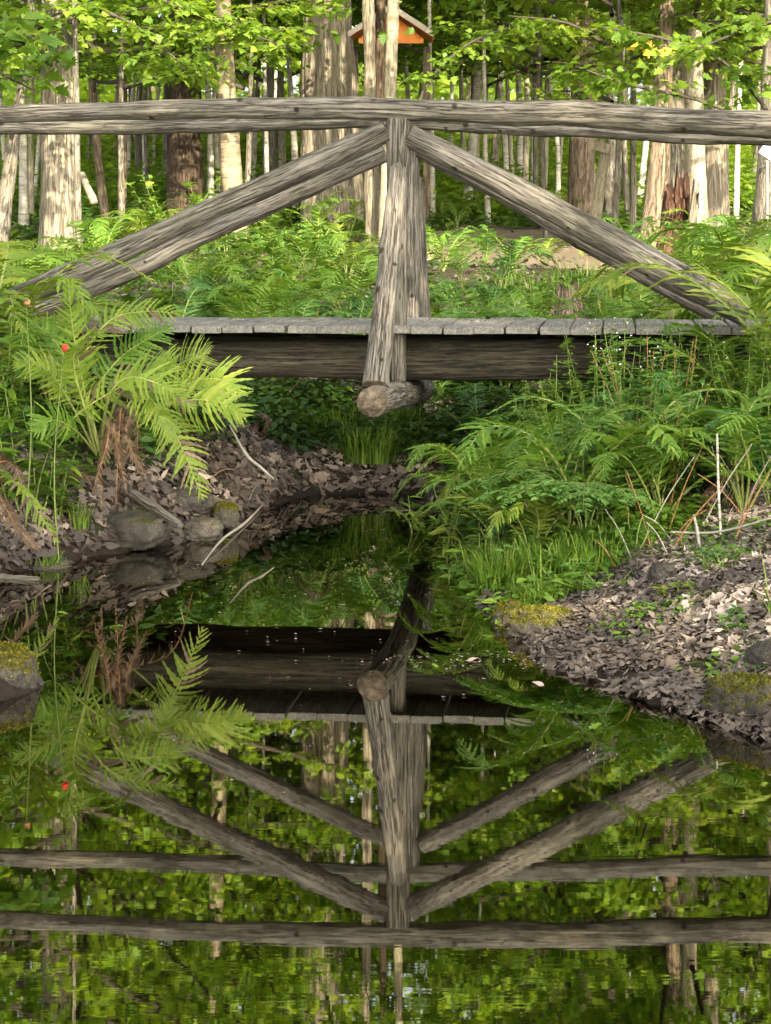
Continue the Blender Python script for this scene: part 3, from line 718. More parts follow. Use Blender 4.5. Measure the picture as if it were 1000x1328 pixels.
# ------------------------------------------------------------------ ferns
def frond_geo(ctrl, side, npair=26, maxlen=.12, pw=.014, shape='ostrich', rs=None, droop=.25, tone=(.3, .7), brown=0., start=.12, dense=1.0, lobes=9):
    rs = rs or np.random.default_rng(1)
    n = npair; C = catmull(ctrl, 60); T_, _, _ = frames(C)
    s = np.linspace(0, 1, 60)
    tt = np.linspace(start, .995, n); side = np.asarray(side, float)
    mb = MB()
    Lr = np.linalg.norm(np.diff(C, axis=0), axis=1).sum()
    V, fs, rest, kn = tube(ctrl, [.0045 * Lr / .7 + .0012, .003 * Lr / .7 + .001, .0012], 18, 5, cap=False)
    mb.add(V, fs, 1, rest)
    m = lobes
    for sg in (-1, 1):
        for q in tt:
            if rs.random() < .03: continue
            qj = q + (.4 / n if sg > 0 else 0)
            p = np.array([np.interp(qj, s, C[:, a]) for a in range(3)]); t = np.array([np.interp(qj, s, T_[:, a]) for a in range(3)]); t /= np.linalg.norm(t)
            S_ = side - t * (side @ t); S_ /= np.linalg.norm(S_); Nn = np.cross(t, S_)
            if Nn[2] < 0: Nn = -Nn
            x = (q - start) / (1 - start)
            if shape == 'ostrich': pr = (np.sin(np.pi * min(1, x ** .75 * 1.02 + .02)) ** .7 if x < .55 else (1 - x) ** .62 * 1.55)
            elif shape == 'lady': pr = (1 - x) ** .8 * (.55 + .45 * min(1, x * 6))
            else: pr = np.sin(np.pi * (x * .85 + .12))
            pr = min(pr, 1.0)
            L = maxlen * (pr + .03) * rs.uniform(.78, 1.08) * (.45 if rs.random() < .05 else 1)
            a = R(18 + 42 * x ** 1.5 + rs.normal(0, 6.5))
            D = S_ * sg * math.cos(a) + t * math.sin(a) + Nn * rs.normal(.10, .08); D /= np.linalg.norm(D)
            u = np.linspace(0, 1, m)
            wv_ = pw * (.5 + .8 * pr) * np.minimum(1, (1 - u) ** .55 * 1.05) * np.where(np.arange(m) % 2 == 0, .55, 1.1)
            wv_[0] = pw * .35; wv_[-1] = .0004
            Wd = np.cross(D, Nn); Wd /= np.linalg.norm(Wd)
            dro = droop * rs.uniform(.5, 1.5)
            cen = p + D * (u * L)[:, None] + Nn * (-(u ** 2) * L * dro)[:, None] + t * ((u ** 2) * L * .12)[:, None]
            tw = rs.normal(0, .25)
            Wd2 = Wd * math.cos(tw) + Nn * math.sin(tw)
            l = cen + Wd2 * wv_[:, None] + Nn * (wv_ * .3)[:, None]; r_ = cen - Wd2 * wv_[:, None] + Nn * (wv_ * .3)[:, None]
            V = np.stack([l, cen, r_], 1).reshape(-1, 3)
            i = np.arange(m - 1) * 3
            Q = np.vstack([np.stack([i, i + 1, i + 4, i + 3], -1), np.stack([i + 1, i + 2, i + 5, i + 4], -1)])
            isb = rs.random() < brown
            mb.add(V, [Q], 2 if isb else 0, None, rs.uniform(*tone))
    return mb

def lady_pinnate(mb_list): pass
FR = {}
def fern_protos(kind, mats, n=5, **kw):
    out = []
    for k in range(n):
        rs = np.random.default_rng(hash((kind, k)) % 1000 if False else (len(kind) * 31 + k * 7 + ord(kind[0])))
        a = kw.get('arch', .55) * rs.uniform(.75, 1.25); Ln = 1.0
        ctrl = [(0, 0, 0), (.16 * Ln, rs.normal(0, .02), .36 * Ln), (.45 * Ln, rs.normal(0, .03), .62 * Ln * (1.1 - a * .3)), (.75 * Ln, rs.normal(0, .05), .70 * Ln - .18 * a), (.96 * Ln, rs.normal(0, .07), .62 * Ln - .38 * a)]
        mb = frond_geo(ctrl, (0, 1, 0), kw.get('npair', 26), kw.get('maxlen', .17), kw.get('pw', .017), kw.get('shape', 'ostrich'), rs, kw.get('droop', .3), kw.get('tone', (.25, .75)), kw.get('brown', .0), kw.get('start', .2), lobes=kw.get('lobes', 8))
        out.append(mb.build("frond", mats, link=False).data)
    FR[kind] = out
fern_protos('green', [L_fern, M_rachis, L_dead], 5, pw=.0155, npair=25, maxlen=.20)
fern_protos('yellow', [L_fern_y, M_rachis, L_dead], 4, brown=.04, tone=(.2, .8), pw=.0145, npair=26, maxlen=.19)
fern_protos('bluish', [L_fern_b, M_rachis, L_dead], 4, shape='lady', maxlen=.22, pw=.022, npair=18, lobes=13)
fern_protos('deep', [L_fern_d, M_rachis, L_dead], 4, maxlen=.20, pw=.016, npair=24)
fern_protos('rust', [L_dead, M_redstem, L_dead], 3, maxlen=.10, arch=1.3, droop=.8)
def fern(x, y, kind, size, n, label, seed, group=None, dead=0, tilt=0, z=None, name="fern"):
    rs = np.random.default_rng(seed)
    z = H1(x, y) - .02 if z is None else z
    root = empty(name, (x, y, z), rs.uniform(0, 6), label=label, cat="fern", group=group)
    for k in range(n + dead):
        kk = 'rust' if k >= n else kind
        o = bpy.data.objects.new("frond", FR[kk][int(rs.integers(len(FR[kk])))]); COL.objects.link(o); o.parent = root
        s_ = size * rs.uniform(.7, 1.1); o.scale = (s_ * rs.uniform(.9, 1.1), s_, s_ * rs.uniform(.8, 1.15))
        o.rotation_euler = (rs.normal(0, .12), rs.normal(-.20, .18) + (.50 if kk == 'rust' else 0), k * 6.283 / max(1, n) + rs.normal(0, .25))
        if kk == 'rust': o['label'] = "dry rust-brown frond"
    return root
def fx(px, Y): return (px - 500) / F * Y
fl = [ # px, Y, kind, size, n, label
 (432, 13.3, 'green', .68, 10, "bright green fern behind the deck, its fronds almost touching the centre post"),
 (375, 13.5, 'bluish', .66, 9, "pale blue-green fern behind the deck, left of the fern by the centre post"),
 (318, 13.9, 'green', .62, 10, "green fern behind the deck right of the thin upright seedling stem"),
 (225, 13.6, 'deep', .62, 9, "deep green fern under the left back brace"),
 (465, 14.8, 'deep', .6, 8, "dark green fern behind the prop's left side"),
 (410, 16.5, 'yellow', .6, 8, "yellow-green fern at the foot of the broad shaggy maple"),
 (340, 16.0, 'green', .5, 7, "small fern midway between brace and shaggy maple"),
 (140, 19.0, 'green', .8, 9, "tall fern right of the sunlit left trunk's foot"),
 (190, 21.0, 'yellow', .8, 9, "yellow-green fern above the left brace, below the dark broad trunk"),
 (60, 17.5, 'green', .6, 8, "fern in front of the sunlit left trunk"),
 (15, 15.0, 'yellow', .8, 9, "yellow fern at the left edge above the gravel path"),
 (-10, 13.5, 'green', .8, 9, "big green fern cut by the left edge level with the brace"),
 (450, 19.5, 'yellow', .6, 8, "golden fern close to the base of the shaggy maple's right side"),
 (520, 15.5, 'deep', .6, 9, "deep green fern behind both posts"),
 (360, 14.6, 'green', .62, 10, "large bright fern behind the deck, centred under the left back brace"),
 (295, 15.2, 'deep', .6, 9, "dark fern behind the thin upright seedling stem"),
 (450, 16.0, 'green', .65, 10, "tall green fern between shaggy maple and prop"),
 (255, 17.5, 'green', .7, 9, "green fern touching the left brace from behind"),
 (400, 19.0, 'green', .7, 9, "green fern at the left side of the shaggy maple's foot"),
 (110, 15.0, 'green', .7, 9, "green fern behind the lower end of the left braces"),
 (655, 13.2, 'green', .5, 10, "bright fern just behind the deck between two blue-green ones"),
 (688, 15.2, 'green', .45, 9, "fern at the left foot of the small broken stump"),
 (790, 15.4, 'deep', .5, 9, "dark fern right of the small broken stump"),
 (885, 13.8, 'green', .6, 10, "bright fern behind the deck at the foot of the right brace"),
 (940, 13.3, 'yellow', 1.0, 10, "tall yellow-green fern behind the right end of the brace"),
 (985, 13.0, 'green', 1.15, 10, "largest green fern at the right edge above the handrail foot"),
 (572, 13.4, 'green', .52, 9, "small green fern behind the deck right of the centre post"),
 (625, 13.4, 'bluish', .52, 9, "blue-green fern behind the deck under the right brace"),
 (672, 14.0, 'green', .5, 9, "bright fern left of the small broken stump"),
 (640, 16.5, 'deep', .5, 7, "dark fern between the deck and the tan path"),
 (590, 16.0, 'bluish', .5, 7, "feathery fern just right of the farther post below the path"),
 (728, 13.3, 'green', .28, 8, "fern in front of the small broken stump"),
 (795, 13.7, 'green', .52, 9, "fern under the right brace, middle of three in a row"),
 (850, 13.4, 'yellow', .5, 9, "yellowish fern under the right brace nearest its foot"),
 (830, 14.8, 'green', .5, 8, "fern directly below the leaning trunk clump"),
 (975, 12.7, 'yellow', .95, 10, "large yellow-green fern rising beside the right end of the brace"),
 (1010, 12.1, 'green', .9, 10, "large green fern cut by the right edge at deck height"),
 (960, 16.5, 'green', .9, 9, "green fern before the spotted trunk at the right edge"),
 (925, 18.5, 'yellow', .8, 8, "yellow-green fern below the pale brown right trunk"),
 (628, 10.75, 'green', .45, 9, "fern at the water's edge below the deck, right of the cross log"),
 (648, 10.5, 'green', .5, 10, "full green fern below the deck, second from the cross log"),
 (700, 10.2, 'bluish', .5, 9, "blue-green fern below the deck amid the right bank growth"),
 (760, 10.0, 'deep', .5, 9, "deep green fern under the tall leafy weeds"),
 (830, 10.1, 'green', .5, 9, "green fern among red stems on the right bank"),
 (890, 9.9, 'deep', .55, 9, "dark fern behind the white birch stick"),
 (950, 9.5, 'green', .5, 9, "fern right of the white birch stick"),
 (1000, 9.0, 'deep', .5, 9, "deep green fern cut by the right edge above the mossy rock"),
 (1000, 10.6, 'green', .6, 9, "fern cut by the right edge just below the deck end"),
 (925, 10.8, 'yellow', .5, 8, "yellow-green fern under the deck's right end"),
 (652, 9.5, 'green', .42, 9, "green fern leaning over the water above the grass tuft"),
 (690, 9.3, 'deep', .40, 8, "dark fern left of the round-leaved royal fern"),
 (560, 12.9, 'green', .4, 8, "fern in shade directly under the deck right of the cross log"),
 (620, 12.4, 'deep', .45, 8, "dark fern in shade under the deck"),
 (690, 11.9, 'green', .45, 8, "green fern beneath the deck before the beam's right half"),
]
for k, (px, Y, kd, sz, n, lb) in enumerate(fl):
    fern(fx(px, Y), Y, kd, sz, n, lb, 300 + k, dead=1 if k % 4 == 0 else 0)
# small ferns beyond the path and across the forest floor
rs = np.random.default_rng(21)
fq = sorted(rs.uniform(555, 735, 14)) + sorted(rs.uniform(100, 470, 12)) + sorted(rs.uniform(780, 1000, 8))
for k in range(34):
    if k == 0:
        for q_, (a_, b_, c_) in enumerate([(575, 21.5, 'green'), (628, 22.5, 'bluish'), (668, 21.0, 'green'), (705, 22.8, 'yellow'), (600, 19.0, 'green'), (650, 18.5, 'deep'), (560, 23.5, 'deep')]):
            fern(fx(a_, b_), b_, c_, .55, 7, "fern at the near edge of the tan path, " + ["close right of the farther post", "left of the path's middle", "in front of the path's middle", "nearest the small broken stump", "lower down towards the deck, left one", "lower down towards the deck, right one", "partly behind the farther post"][q_], 950 + q_, group="ferns along the near edge of the path")
    if k < 14: px, Y = fq[k], rs.uniform(32, 37); lb, gr = ORD[k] + " low green fern from the left on the strip beyond the tan path", "low ferns beyond the tan path"
    elif k < 26: px, Y = fq[k], rs.uniform(21, 34); lb, gr = ORD[k - 14] + " fern from the left on the forest floor left of the shaggy maple's foot", "forest floor ferns on the left"
    else: px, Y = fq[k], rs.uniform(17.5, 23); lb, gr = ORD[k - 26] + " fern from the left on the forest floor round the right-hand trunks", "forest floor ferns on the right"
    fern(fx(px, Y), Y, ['green', 'yellow', 'bluish'][k % 3], rs.uniform(.5, .8), 6, lb, 500 + k, group=gr)

# the big fern on the left bank, frond by frond
def px_frond(root, pts, side, maxlen, kind, seed, **kw):
    rs = np.random.default_rng(seed)
    ctrl = [P(a, b, Y) for a, b, Y in pts]
    mats = {'y': [L_fern_y, M_rachis, L_dead], 'g': [L_fern, M_rachis, L_dead], 'd': [L_dead, M_redstem, L_dead], 'r': [L_fern_d, M_rachis, L_dead]}[kind]
    mb = frond_geo(ctrl, side, rs=rs, maxlen=maxlen, **kw)
    return mb.build("frond", mats, root) if root is None else mb_local(mb, mats, root)
def mb_local(mb, mats, root):
    mb.V = [v - np.array(root.location) for v in mb.V]
    return mb.build("frond", mats, root)
FB = P(135, 590, 10.0); FB[2] = H1(FB[0], FB[1])
bf = empty("ostrich_fern", FB, label="large yellow-green fern arching over the left bank with a dry brown stalk", cat="fern")
zz = (0, .25, 1); 
px_frond(bf, [(128, 585, 10.0), (108, 500, 9.95), (95, 430, 9.9), (88, 362, 9.85)], (1, 0, .1), .13, 'y', 1, npair=26, pw=.0088, brown=.02)
px_frond(bf, [(128, 585, 10.0), (105, 480, 10.1), (140, 418, 10.15), (190, 404, 10.1), (238, 408, 10.0)], (.1, .45, .9), .12, 'y', 2, npair=28, pw=.0088, brown=.10)
px_frond(bf, [(60, 575, 9.9), (110, 530, 9.8), (160, 500, 9.75), (205, 478, 9.7), (228, 470, 9.65)], (-.2, .5, .85), .155, 'y', 3, npair=26, pw=.0088, brown=.08, start=.15)
px_frond(bf, [(135, 590, 10.0), (175, 540, 9.85), (235, 520, 9.7), (285, 522, 9.6), (318, 540, 9.55)], (0, .5, .9), .165, 'y', 4, npair=30, pw=.0088, start=.25, brown=.02)
px_frond(bf, [(135, 590, 10.0), (170, 520, 10.2), (215, 484, 10.25), (245, 466, 10.2), (270, 458, 10.2)], (-.3, .3, .9), .14, 'y', 5, npair=22, pw=.0042, start=.45)
px_frond(bf, [(135, 590, 10.0), (180, 540, 9.8), (215, 545, 9.65), (240, 590, 9.6), (262, 645, 9.6)], (.9, .4, .35), .13, 'y', 6, npair=20, pw=.0088, start=.4, brown=.12)
px_frond(bf, [(135, 590, 10.0), (150, 520, 9.7), (180, 505, 9.55), (205, 530, 9.45), (222, 572, 9.4)], (.9, .4, .5), .13, 'y', 7, npair=27, pw=.0088, start=.3, brown=.03)
px_frond(bf, [(130, 590, 10.0), (120, 520, 10.1), (150, 470, 10.2), (190, 440, 10.2), (222, 425, 10.25)], (0, .5, .9), .14, 'g', 8, npair=24, pw=.0088, start=.3)
px_frond(bf, [(125, 590, 10.0), (90, 520, 9.9), (60, 480, 9.8), (20, 470, 9.7)], (0, .6, .8), .13, 'y', 9, npair=27, pw=.0088, start=.3)
px_frond(bf, [(125, 590, 10.0), (100, 500, 10.2), (70, 440, 10.25), (40, 418, 10.3)], (.3, .4, .8), .13, 'g', 10, npair=27, pw=.0088, start=.3)
px_frond(bf, [(135, 590, 10.0), (190, 545, 10.0), (240, 500, 9.95), (285, 492, 9.9), (312, 512, 9.85)], (-.1, .4, .9), .15, 'y', 11, npair=28, pw=.0086, start=.35)
px_frond(bf, [(130, 590, 10.0), (140, 520, 9.6), (165, 490, 9.5), (210, 500, 9.4), (250, 530, 9.35)], (.2, .5, .8), .13, 'y', 12, npair=26, pw=.0086, start=.25, brown=.05)
px_frond(bf, [(125, 590, 10.0), (110, 530, 9.8), (95, 470, 9.7), (110, 440, 9.6), (135, 430, 9.55)], (.6, .5, .4), .12, 'y', 13, npair=24, pw=.0086, start=.25, brown=.05)
px_frond(bf, [(125, 590, 10.0), (100, 560, 9.7), (70, 545, 9.5), (45, 560, 9.4)], (.1, .5, .8), .11, 'g', 14, npair=22, pw=.0086, start=.25)
for q, (a, b, c, d) in enumerate([(155, 545, 150, 655), (150, 560, 165, 640), (140, 560, 120, 640), (165, 560, 190, 620)]):
    o = px_frond(bf, [(135, 580, 9.95), (a, b - 20, 9.85), (a, b + 10, 9.8), (c, d, 9.85)], (1, .3, 0), .045, 'd', 20 + q, npair=27, pw=.0088, droop=1.4); o['label'] = "withered brown hanging frond"
lf = P(15, 640, 9.2); lf[2] = H1(lf[0], lf[1])
lo = empty("fern", lf, label="browning yellow fern drooping to the water at the left edge", cat="fern")
px_frond(lo, [(-30, 640, 9.3), (5, 618, 9.2), (40, 650, 9.1), (75, 705, 9.1)], (.8, .4, -.5), .09, 'y', 40, npair=22, pw=.010, brown=.35)
px_frond(lo, [(-30, 640, 9.3), (-5, 640, 9.2), (20, 680, 9.1), (48, 712, 9.1)], (.8, .4, -.5), .08, 'd', 41, npair=20, pw=.009, brown=.5)
px_frond(lo, [(-30, 640, 9.3), (0, 600, 9.35), (20, 608, 9.3), (35, 650, 9.25)], (.8, .4, -.5), .07, 'd', 42, npair=18, pw=.009)
for q, (px, Y, sz, kd, lb) in enumerate([(-15, 10.6, .95, 'yellow', "yellow-green fern cut by the left edge beside the leafy weed"), (25, 10.7, .85, 'yellow', "yellowish fern below the left end of the deck"), (70, 10.6, .65, 'green', "green fern between the deck's left end and the large arching fern")]):
    fern(fx(px, Y), Y, kd, sz, 8, lb, 700 + q, dead=3)
fern(fx(105, 10.5), 10.5, 'rust', .42, 7, "rust-brown withered fern behind the large arching fern", 720)
fern(fx(60, 10.0), 10.0, 'rust', .38, 6, "rust-brown withered fern under the leafy weed", 721)
fern(fx(335, 12.7), 12.7, 'rust', .3, 9, "dry rusty fern on the bank under the deck", 722)
fern(fx(400, 13.2), 13.2, 'rust', .25, 8, "small rusty fern under the deck left of the cross log", 723)
fern(fx(985, 9.6), 9.6, 'rust', .5, 8, "rusty dry fern near the right edge under the deck end", 724)
fern(fx(640, 15.4), 15.4, 'rust', .4, 8, "withered dark fern right of the farther post", 725)

# royal fern with rounded leaflets
def royal(x, y, size, n, label, seed, az=None):
    rs = np.random.default_rng(seed); z = H1(x, y)
    root = empty("royal_fern", (x, y, z), label=label, cat="fern")
    for f in range(n):
        a = (az[f] if az else rs.uniform(0, 6.28)); mb = MB(); Lr = size * rs.uniform(.8, 1.1)
        d = np.array([math.cos(a), math.sin(a), 0]); sd_ = np.array([-d[1], d[0], 0])
        ctrl = [np.zeros(3), d * .12 * Lr + [0, 0, .4 * Lr], d * .4 * Lr + [0, 0, .62 * Lr], d * .8 * Lr + [0, 0, .55 * Lr]]
        V, fs, rest, kn = tube(ctrl, [.004, .003, .0015], 14, 5, cap=False); mb.add(V, fs, 1, rest)
        C = catmull(ctrl, 40)
        for q in np.linspace(.38, 1, 8):
            p = C[int(q * 39)]; t = C[min(39, int(q * 39) + 1)] - C[int(q * 39) - 1]; t /= np.linalg.norm(t)
            for sg in ((-1, 1) if q < .99 else (0,)):
                D = (sd_ * sg * .9 + t * .5) if sg else t
                D = D / np.linalg.norm(D); pl = Lr * .30 * (1 - .45 * (q - .38))
                m = 8; u = np.linspace(.12, 1, m); cen = p + D * (u * pl)[:, None] + np.array([0, 0, -1]) * (u ** 2 * pl * .18)[:, None]
                V, fs, rest, kn = tube([p, p + D * pl * .5, cen[-1]], [.0015, .0008], 5, 4, cap=False); mb.add(V, fs, 1, rest)
                W = np.cross(D, [0, 0, 1.0]); W /= np.linalg.norm(W)
                for s2 in (-1, 1):
                    DD = W[None] * s2 + D[None] * .35 + rs.normal(0, .12, (m, 3))
                    M = dir_mats(DD, rs.normal(0, .25, m)); V, Q, kk = scatter(OVATE, cen, M, np.full(m, .042 * size / .6) * rs.uniform(.8, 1.15, m))
                    mb.add(V, [Q], 0, None, np.repeat(rs.uniform(.3, .8, m), kk))
        mb.build("frond", [L_fern_b, M_stem], root)
    return root
royal(fx(760, 8.9), 8.9, .48, 6, "royal fern with rounded leaflets above the leaf litter, centre of the right bank", 1, [3.3, 2.9, 3.9, 4.6, 2.3, 5.3, 0.3])
royal(fx(850, 10.6), 10.6, .6, 6, "royal fern reaching up to the deck planks on the right", 4)
fern(fx(725, 9.5), 9.5, 'green', .55, 10, "bright green fern just left of the rounded-leaf royal fern", 801)
fern(fx(665, 10.0), 10.0, 'yellow', .5, 9, "yellow-green fern in the middle of the right bank growth", 802)
for _k, (_px, _Y, _kd, _sz, _lb) in enumerate([(1012, 10.45, 'yellow', 1.1, "biggest yellow-green fern at the right edge in front of the brace foot"), (965, 10.5, 'green', .75, "green fern in front of the foot of the right brace"), (735, 9.15, 'green', .72, "tall green fern left of the rounded-leaf royal fern, nearest the water"),
        (800, 9.25, 'bluish', .72, "tall feathery fern right of the rounded-leaf royal fern"), (860, 9.1, 'green', .68, "tall fern left of the birch stick, behind the dry stalks"), (690, 9.0, 'yellow', .5, "yellow-green fern above the grass by the mossy rock"), (965, 9.0, 'green', .6, "green fern right of the birch stick above the litter"), (640, 9.9, 'green', .55, "broad fern leaning over the water right of the cross log")]):
    fern(fx(_px, _Y), _Y, _kd, _sz, 9, _lb, 850 + _k)
fern(fx(870, 9.5), 9.5, 'green', .5, 9, "green fern left of the white birch stick", 803)
fern(fx(625, 10.2), 10.2, 'yellow', .42, 9, "yellow-green fern nearest the water below the cross log", 804)
royal(fx(640, 14.0), 14.0, .55, 6, "royal fern behind the deck under the right brace's upper half", 5)
royal(fx(745, 10.9), 10.9, .52, 6, "royal fern in front of the beam's right half", 6)
# leafy weeds
def weed(x, y, h, label, seed, tm=LANCE, ls=.10, n=26, mt=None, st=None, stems=3, flowers=0, name="leafy_weed", spread=.25, z=None, cat="plant", group=None, leanx=0, top=.2, flower_mat=None):
    rs = np.random.default_rng(seed); z = H1(x, y) - .01 if z is None else z
    root = empty(name, (x, y, z), label=label, cat=cat, group=group)
    ms = MB(); ml = MB(); mf = MB()
    for s_ in range(stems):
        a = rs.uniform(0, 6.28); hh = h * (rs.uniform(.7, 1.05) if stems > 1 else 1); l = spread * h * rs.uniform(.2, 1)
        b = np.array([rs.normal(0, .03), rs.normal(0, .03), 0]) * (stems > 1)
        tip = b + np.array([math.cos(a) * l + leanx * h, math.sin(a) * l, hh])
        ctrl = [b, b + (tip - b) * .5 + rs.normal(0, .02, 3), tip]
        V, fs, rest, kn = tube(ctrl, [.0045, .0035, .0015], 16, 5, cap=False); ms.add(V, fs, 0, rest)
        C = catmull(ctrl, 50); u = np.sort(rs.uniform(top, 1, n)); pos = C[(u * 49).astype(int)]
        az = np.arange(n) * 2.4 + rs.normal(0, .3, n)
        D = np.stack([np.cos(az), np.sin(az), rs.normal(.25, .25, n)], -1)
        M = dir_mats(D, rs.normal(0, .3, n)); V, Q, kk = scatter(tm, pos, M, ls * rs.uniform(.6, 1.15, n) * (1.1 - .45 * u))
        ml.add(V, [Q], 0, None, np.repeat(rs.uniform(.1, .95, n), kk))
        if flowers and stems == 1:
            Vf, ff, rf_, _k = tube([tip, tip + np.array([.004, 0, .012]), tip + np.array([.01, 0, .03])], [.005, .016, .004], 12, 10, .5, 6, seed=seed, lumps=.5); mf.add(Vf, ff, 0, rf_)
        elif flowers:
            nf = flowers; pf = tip + rs.normal(0, .03, (nf, 3)) * np.array([1.4, 1.4, .7])
            M = euler_mats(rs.uniform(0, 6, nf), rs.uniform(0, 6, nf), rs.uniform(0, 6, nf)); V, Q, kk = scatter(OVATE, pf, M, rs.uniform(.006, .012, nf) * (2.2 if stems == 1 else 1)); mf.add(V, [Q], 0)
    ms.build("stem", [st or M_stem], root); ml.build("leaves", [mt or L_near], root)
    if flowers: mf.build("flower", [flower_mat or M_whitefl], root)
    return root
weed(fx(35, 9.7), 9.7, .62, "bright green leafy weed with pointed leaves on the left bank", 1, LANCE, .15, 34, stems=7, spread=.35, mt=L_fern)
weed(fx(75, 9.9), 9.9, .30, "smaller pointed-leaf weed right of the taller one on the left bank", 2, LANCE, .12, 22, stems=6, spread=.5, mt=L_fern)
weed(fx(-5, 9.9), 9.9, .75, "tall pointed-leaf weed cut by the left edge", 3, LANCE, .15, 34, stems=6, spread=.25, mt=L_fern)
weed(fx(78, 9.5), 9.5, .93 - H1(fx(78, 9.5), 9.5), "thin stem with a red flower among the arching fronds", 4, LANCE, .04, 6, stems=1, flowers=9, flower_mat=M_red, name="red_wildflower", spread=.03)
weed(fx(33, 9.6), 9.6, 1.12 - H1(fx(33, 9.6), 9.6), "red seed head on a thin stem near the left brace foot", 5, LANCE, .03, 6, stems=1, flowers=14, flower_mat=M_redstem, name="red_wildflower", spread=.03)
for _k, (_px, _Y, _ht, _lb) in enumerate([(770, 9.2, .6, "bushy weed right behind the rounded-leaf royal fern"), (830, 9.3, .6, "bushy weed left of the birch stick, behind the stalks"), (900, 9.5, .55, "bushy weed directly behind the birch stick"), (720, 9.6, .5, "bushy weed left of the tall feathery fern")]):
    weed(fx(_px, _Y), _Y, _ht, _lb, 870 + _k, OVATE, .055, 60, stems=7, spread=.4, top=.25, mt=[L_fern, L_fern_b][_k % 2])
wl = [(700, 10.5, .55, "bushy weed with tiny leaves right of the centre post below the deck"), (735, 10.3, .72, "tall small-leaved weed before the beam"), (790, 10.2, .78, "tall weed with white flowers reaching above the deck planks"),
      (830, 10.0, .72, "red-stemmed weed in front of the deck, left of the birch stick"), (870, 10.1, .66, "red-stemmed weed right behind the birch stick's top"), (920, 10.4, .60, "weed in front of the deck's last planks"),
      (760, 9.6, .55, "weed behind the royal fern's left fronds"), (860, 9.2, .50, "reddish stems rising from the leaf litter"), (955, 10.6, .62, "leafy weed at the foot of the right brace"), (820, 10.8, .72, "weed touching the deck planks at the right"),
      (700, 10.75, .62, "bushy weed before the beam's middle"), (775, 10.7, .72, "dense weed hiding the beam right of its middle"), (855, 10.6, .72, "dense weed hiding the right part of the beam"), (900, 10.65, .66, "weed hiding the beam below the brace foot"), (945, 10.3, .6, "weed left of the rusty fern at the right edge"), (740, 9.9, .55, "weed standing between royal fern and beam"), (800, 9.6, .5, "weed in the middle of the right bank"), (985, 10.2, .6, "weed at the right edge under the deck end")]
for k, (px, Y, h, lb) in enumerate(wl):
    weed(fx(px, Y), Y, h, lb, 30 + k, [LANCE, OVATE][k % 2], .062, 56, stems=7, flowers=4 if k in (2, 3, 5) else 0, spread=.35, top=.3, mt=[L_fern_b, L_near, L_fern][k % 3], st=M_redstem if k in (3, 4, 7) else M_stem)
# bright pointed weeds over the water on the right
for k, (px, Y, h, lb) in enumerate([(590, 9.7, .26, "bright yellow-green weed overhanging the water"), (560, 10.6, .22, "small weed at the water's edge under the cross log's right"), (630, 9.0, .22, "weed between overhanging fern and grass tuft"), (615, 10.3, .36, "pointed-leaf weed left of the full green fern"), (880, 7.7, .07, "small green seedling in the leaf litter"), (780, 8.1, .10, "feathery seedling on the leaf litter right of the grass"), (930, 8.0, .08, "seedling in the leaf litter below the birch stick"), (960, 7.2, .07, "tiny seedling above the rusty mossy rock"), (830, 7.6, .05, "tiny sprig in the middle of the leaf litter"), (735, 8.35, .14, "leafy weed between mossy rock and grass"), (690, 8.55, .2, "pointed-leaf weed standing in the grass by the mossy rock"), (820, 8.6, .16, "leafy sprout at the upper edge of the leaf litter"), (600, 9.2, .2, "weed leaning out over the water above the mossy rock"), (545, 12.6, .2, "broad-leaved weed below the cross log's far end")]):
    weed(fx(px, Y), Y, h, lb, 60 + k, LANCE if k < 4 else OVATE, .11 if k < 4 else .05, 14, mt=[L_fern_y, L_fern][k % 2] if k < 6 else L_fern_b, stems=5, spread=.7)
# maple seedlings behind the bridge
for k, (px, Y, h, lb, n) in enumerate([(272, 14.2, .62, "maple seedling on a thin upright stem behind the left brace", 16), (330, 15.2, .62, "broad-leaved maple seedling in the middle of the left undergrowth", 18), (395, 15.0, .55, "maple seedling left of the shaggy maple's foot", 16),
                                 (240, 21.5, .95, "dark-leaved bush above the left brace, right of the sunlit trunk", 26), (290, 22.0, .85, "leafy seedling in front of the slim ringed trunk", 22), (205, 15.8, .4, "low seedling under the left front brace", 12), (350, 17.5, .8, "maple seedling right below the ringed trunk", 20), (565, 15.0, .5, "seedling beside the farther post", 12)]):
    weed(fx(px, Y), Y, h, lb, 80 + k, MAPLE, .13, n, mt=L_near, stems=5 if k != 0 else 3, spread=.75 if k != 0 else .5, top=.45, name="maple_seedling")

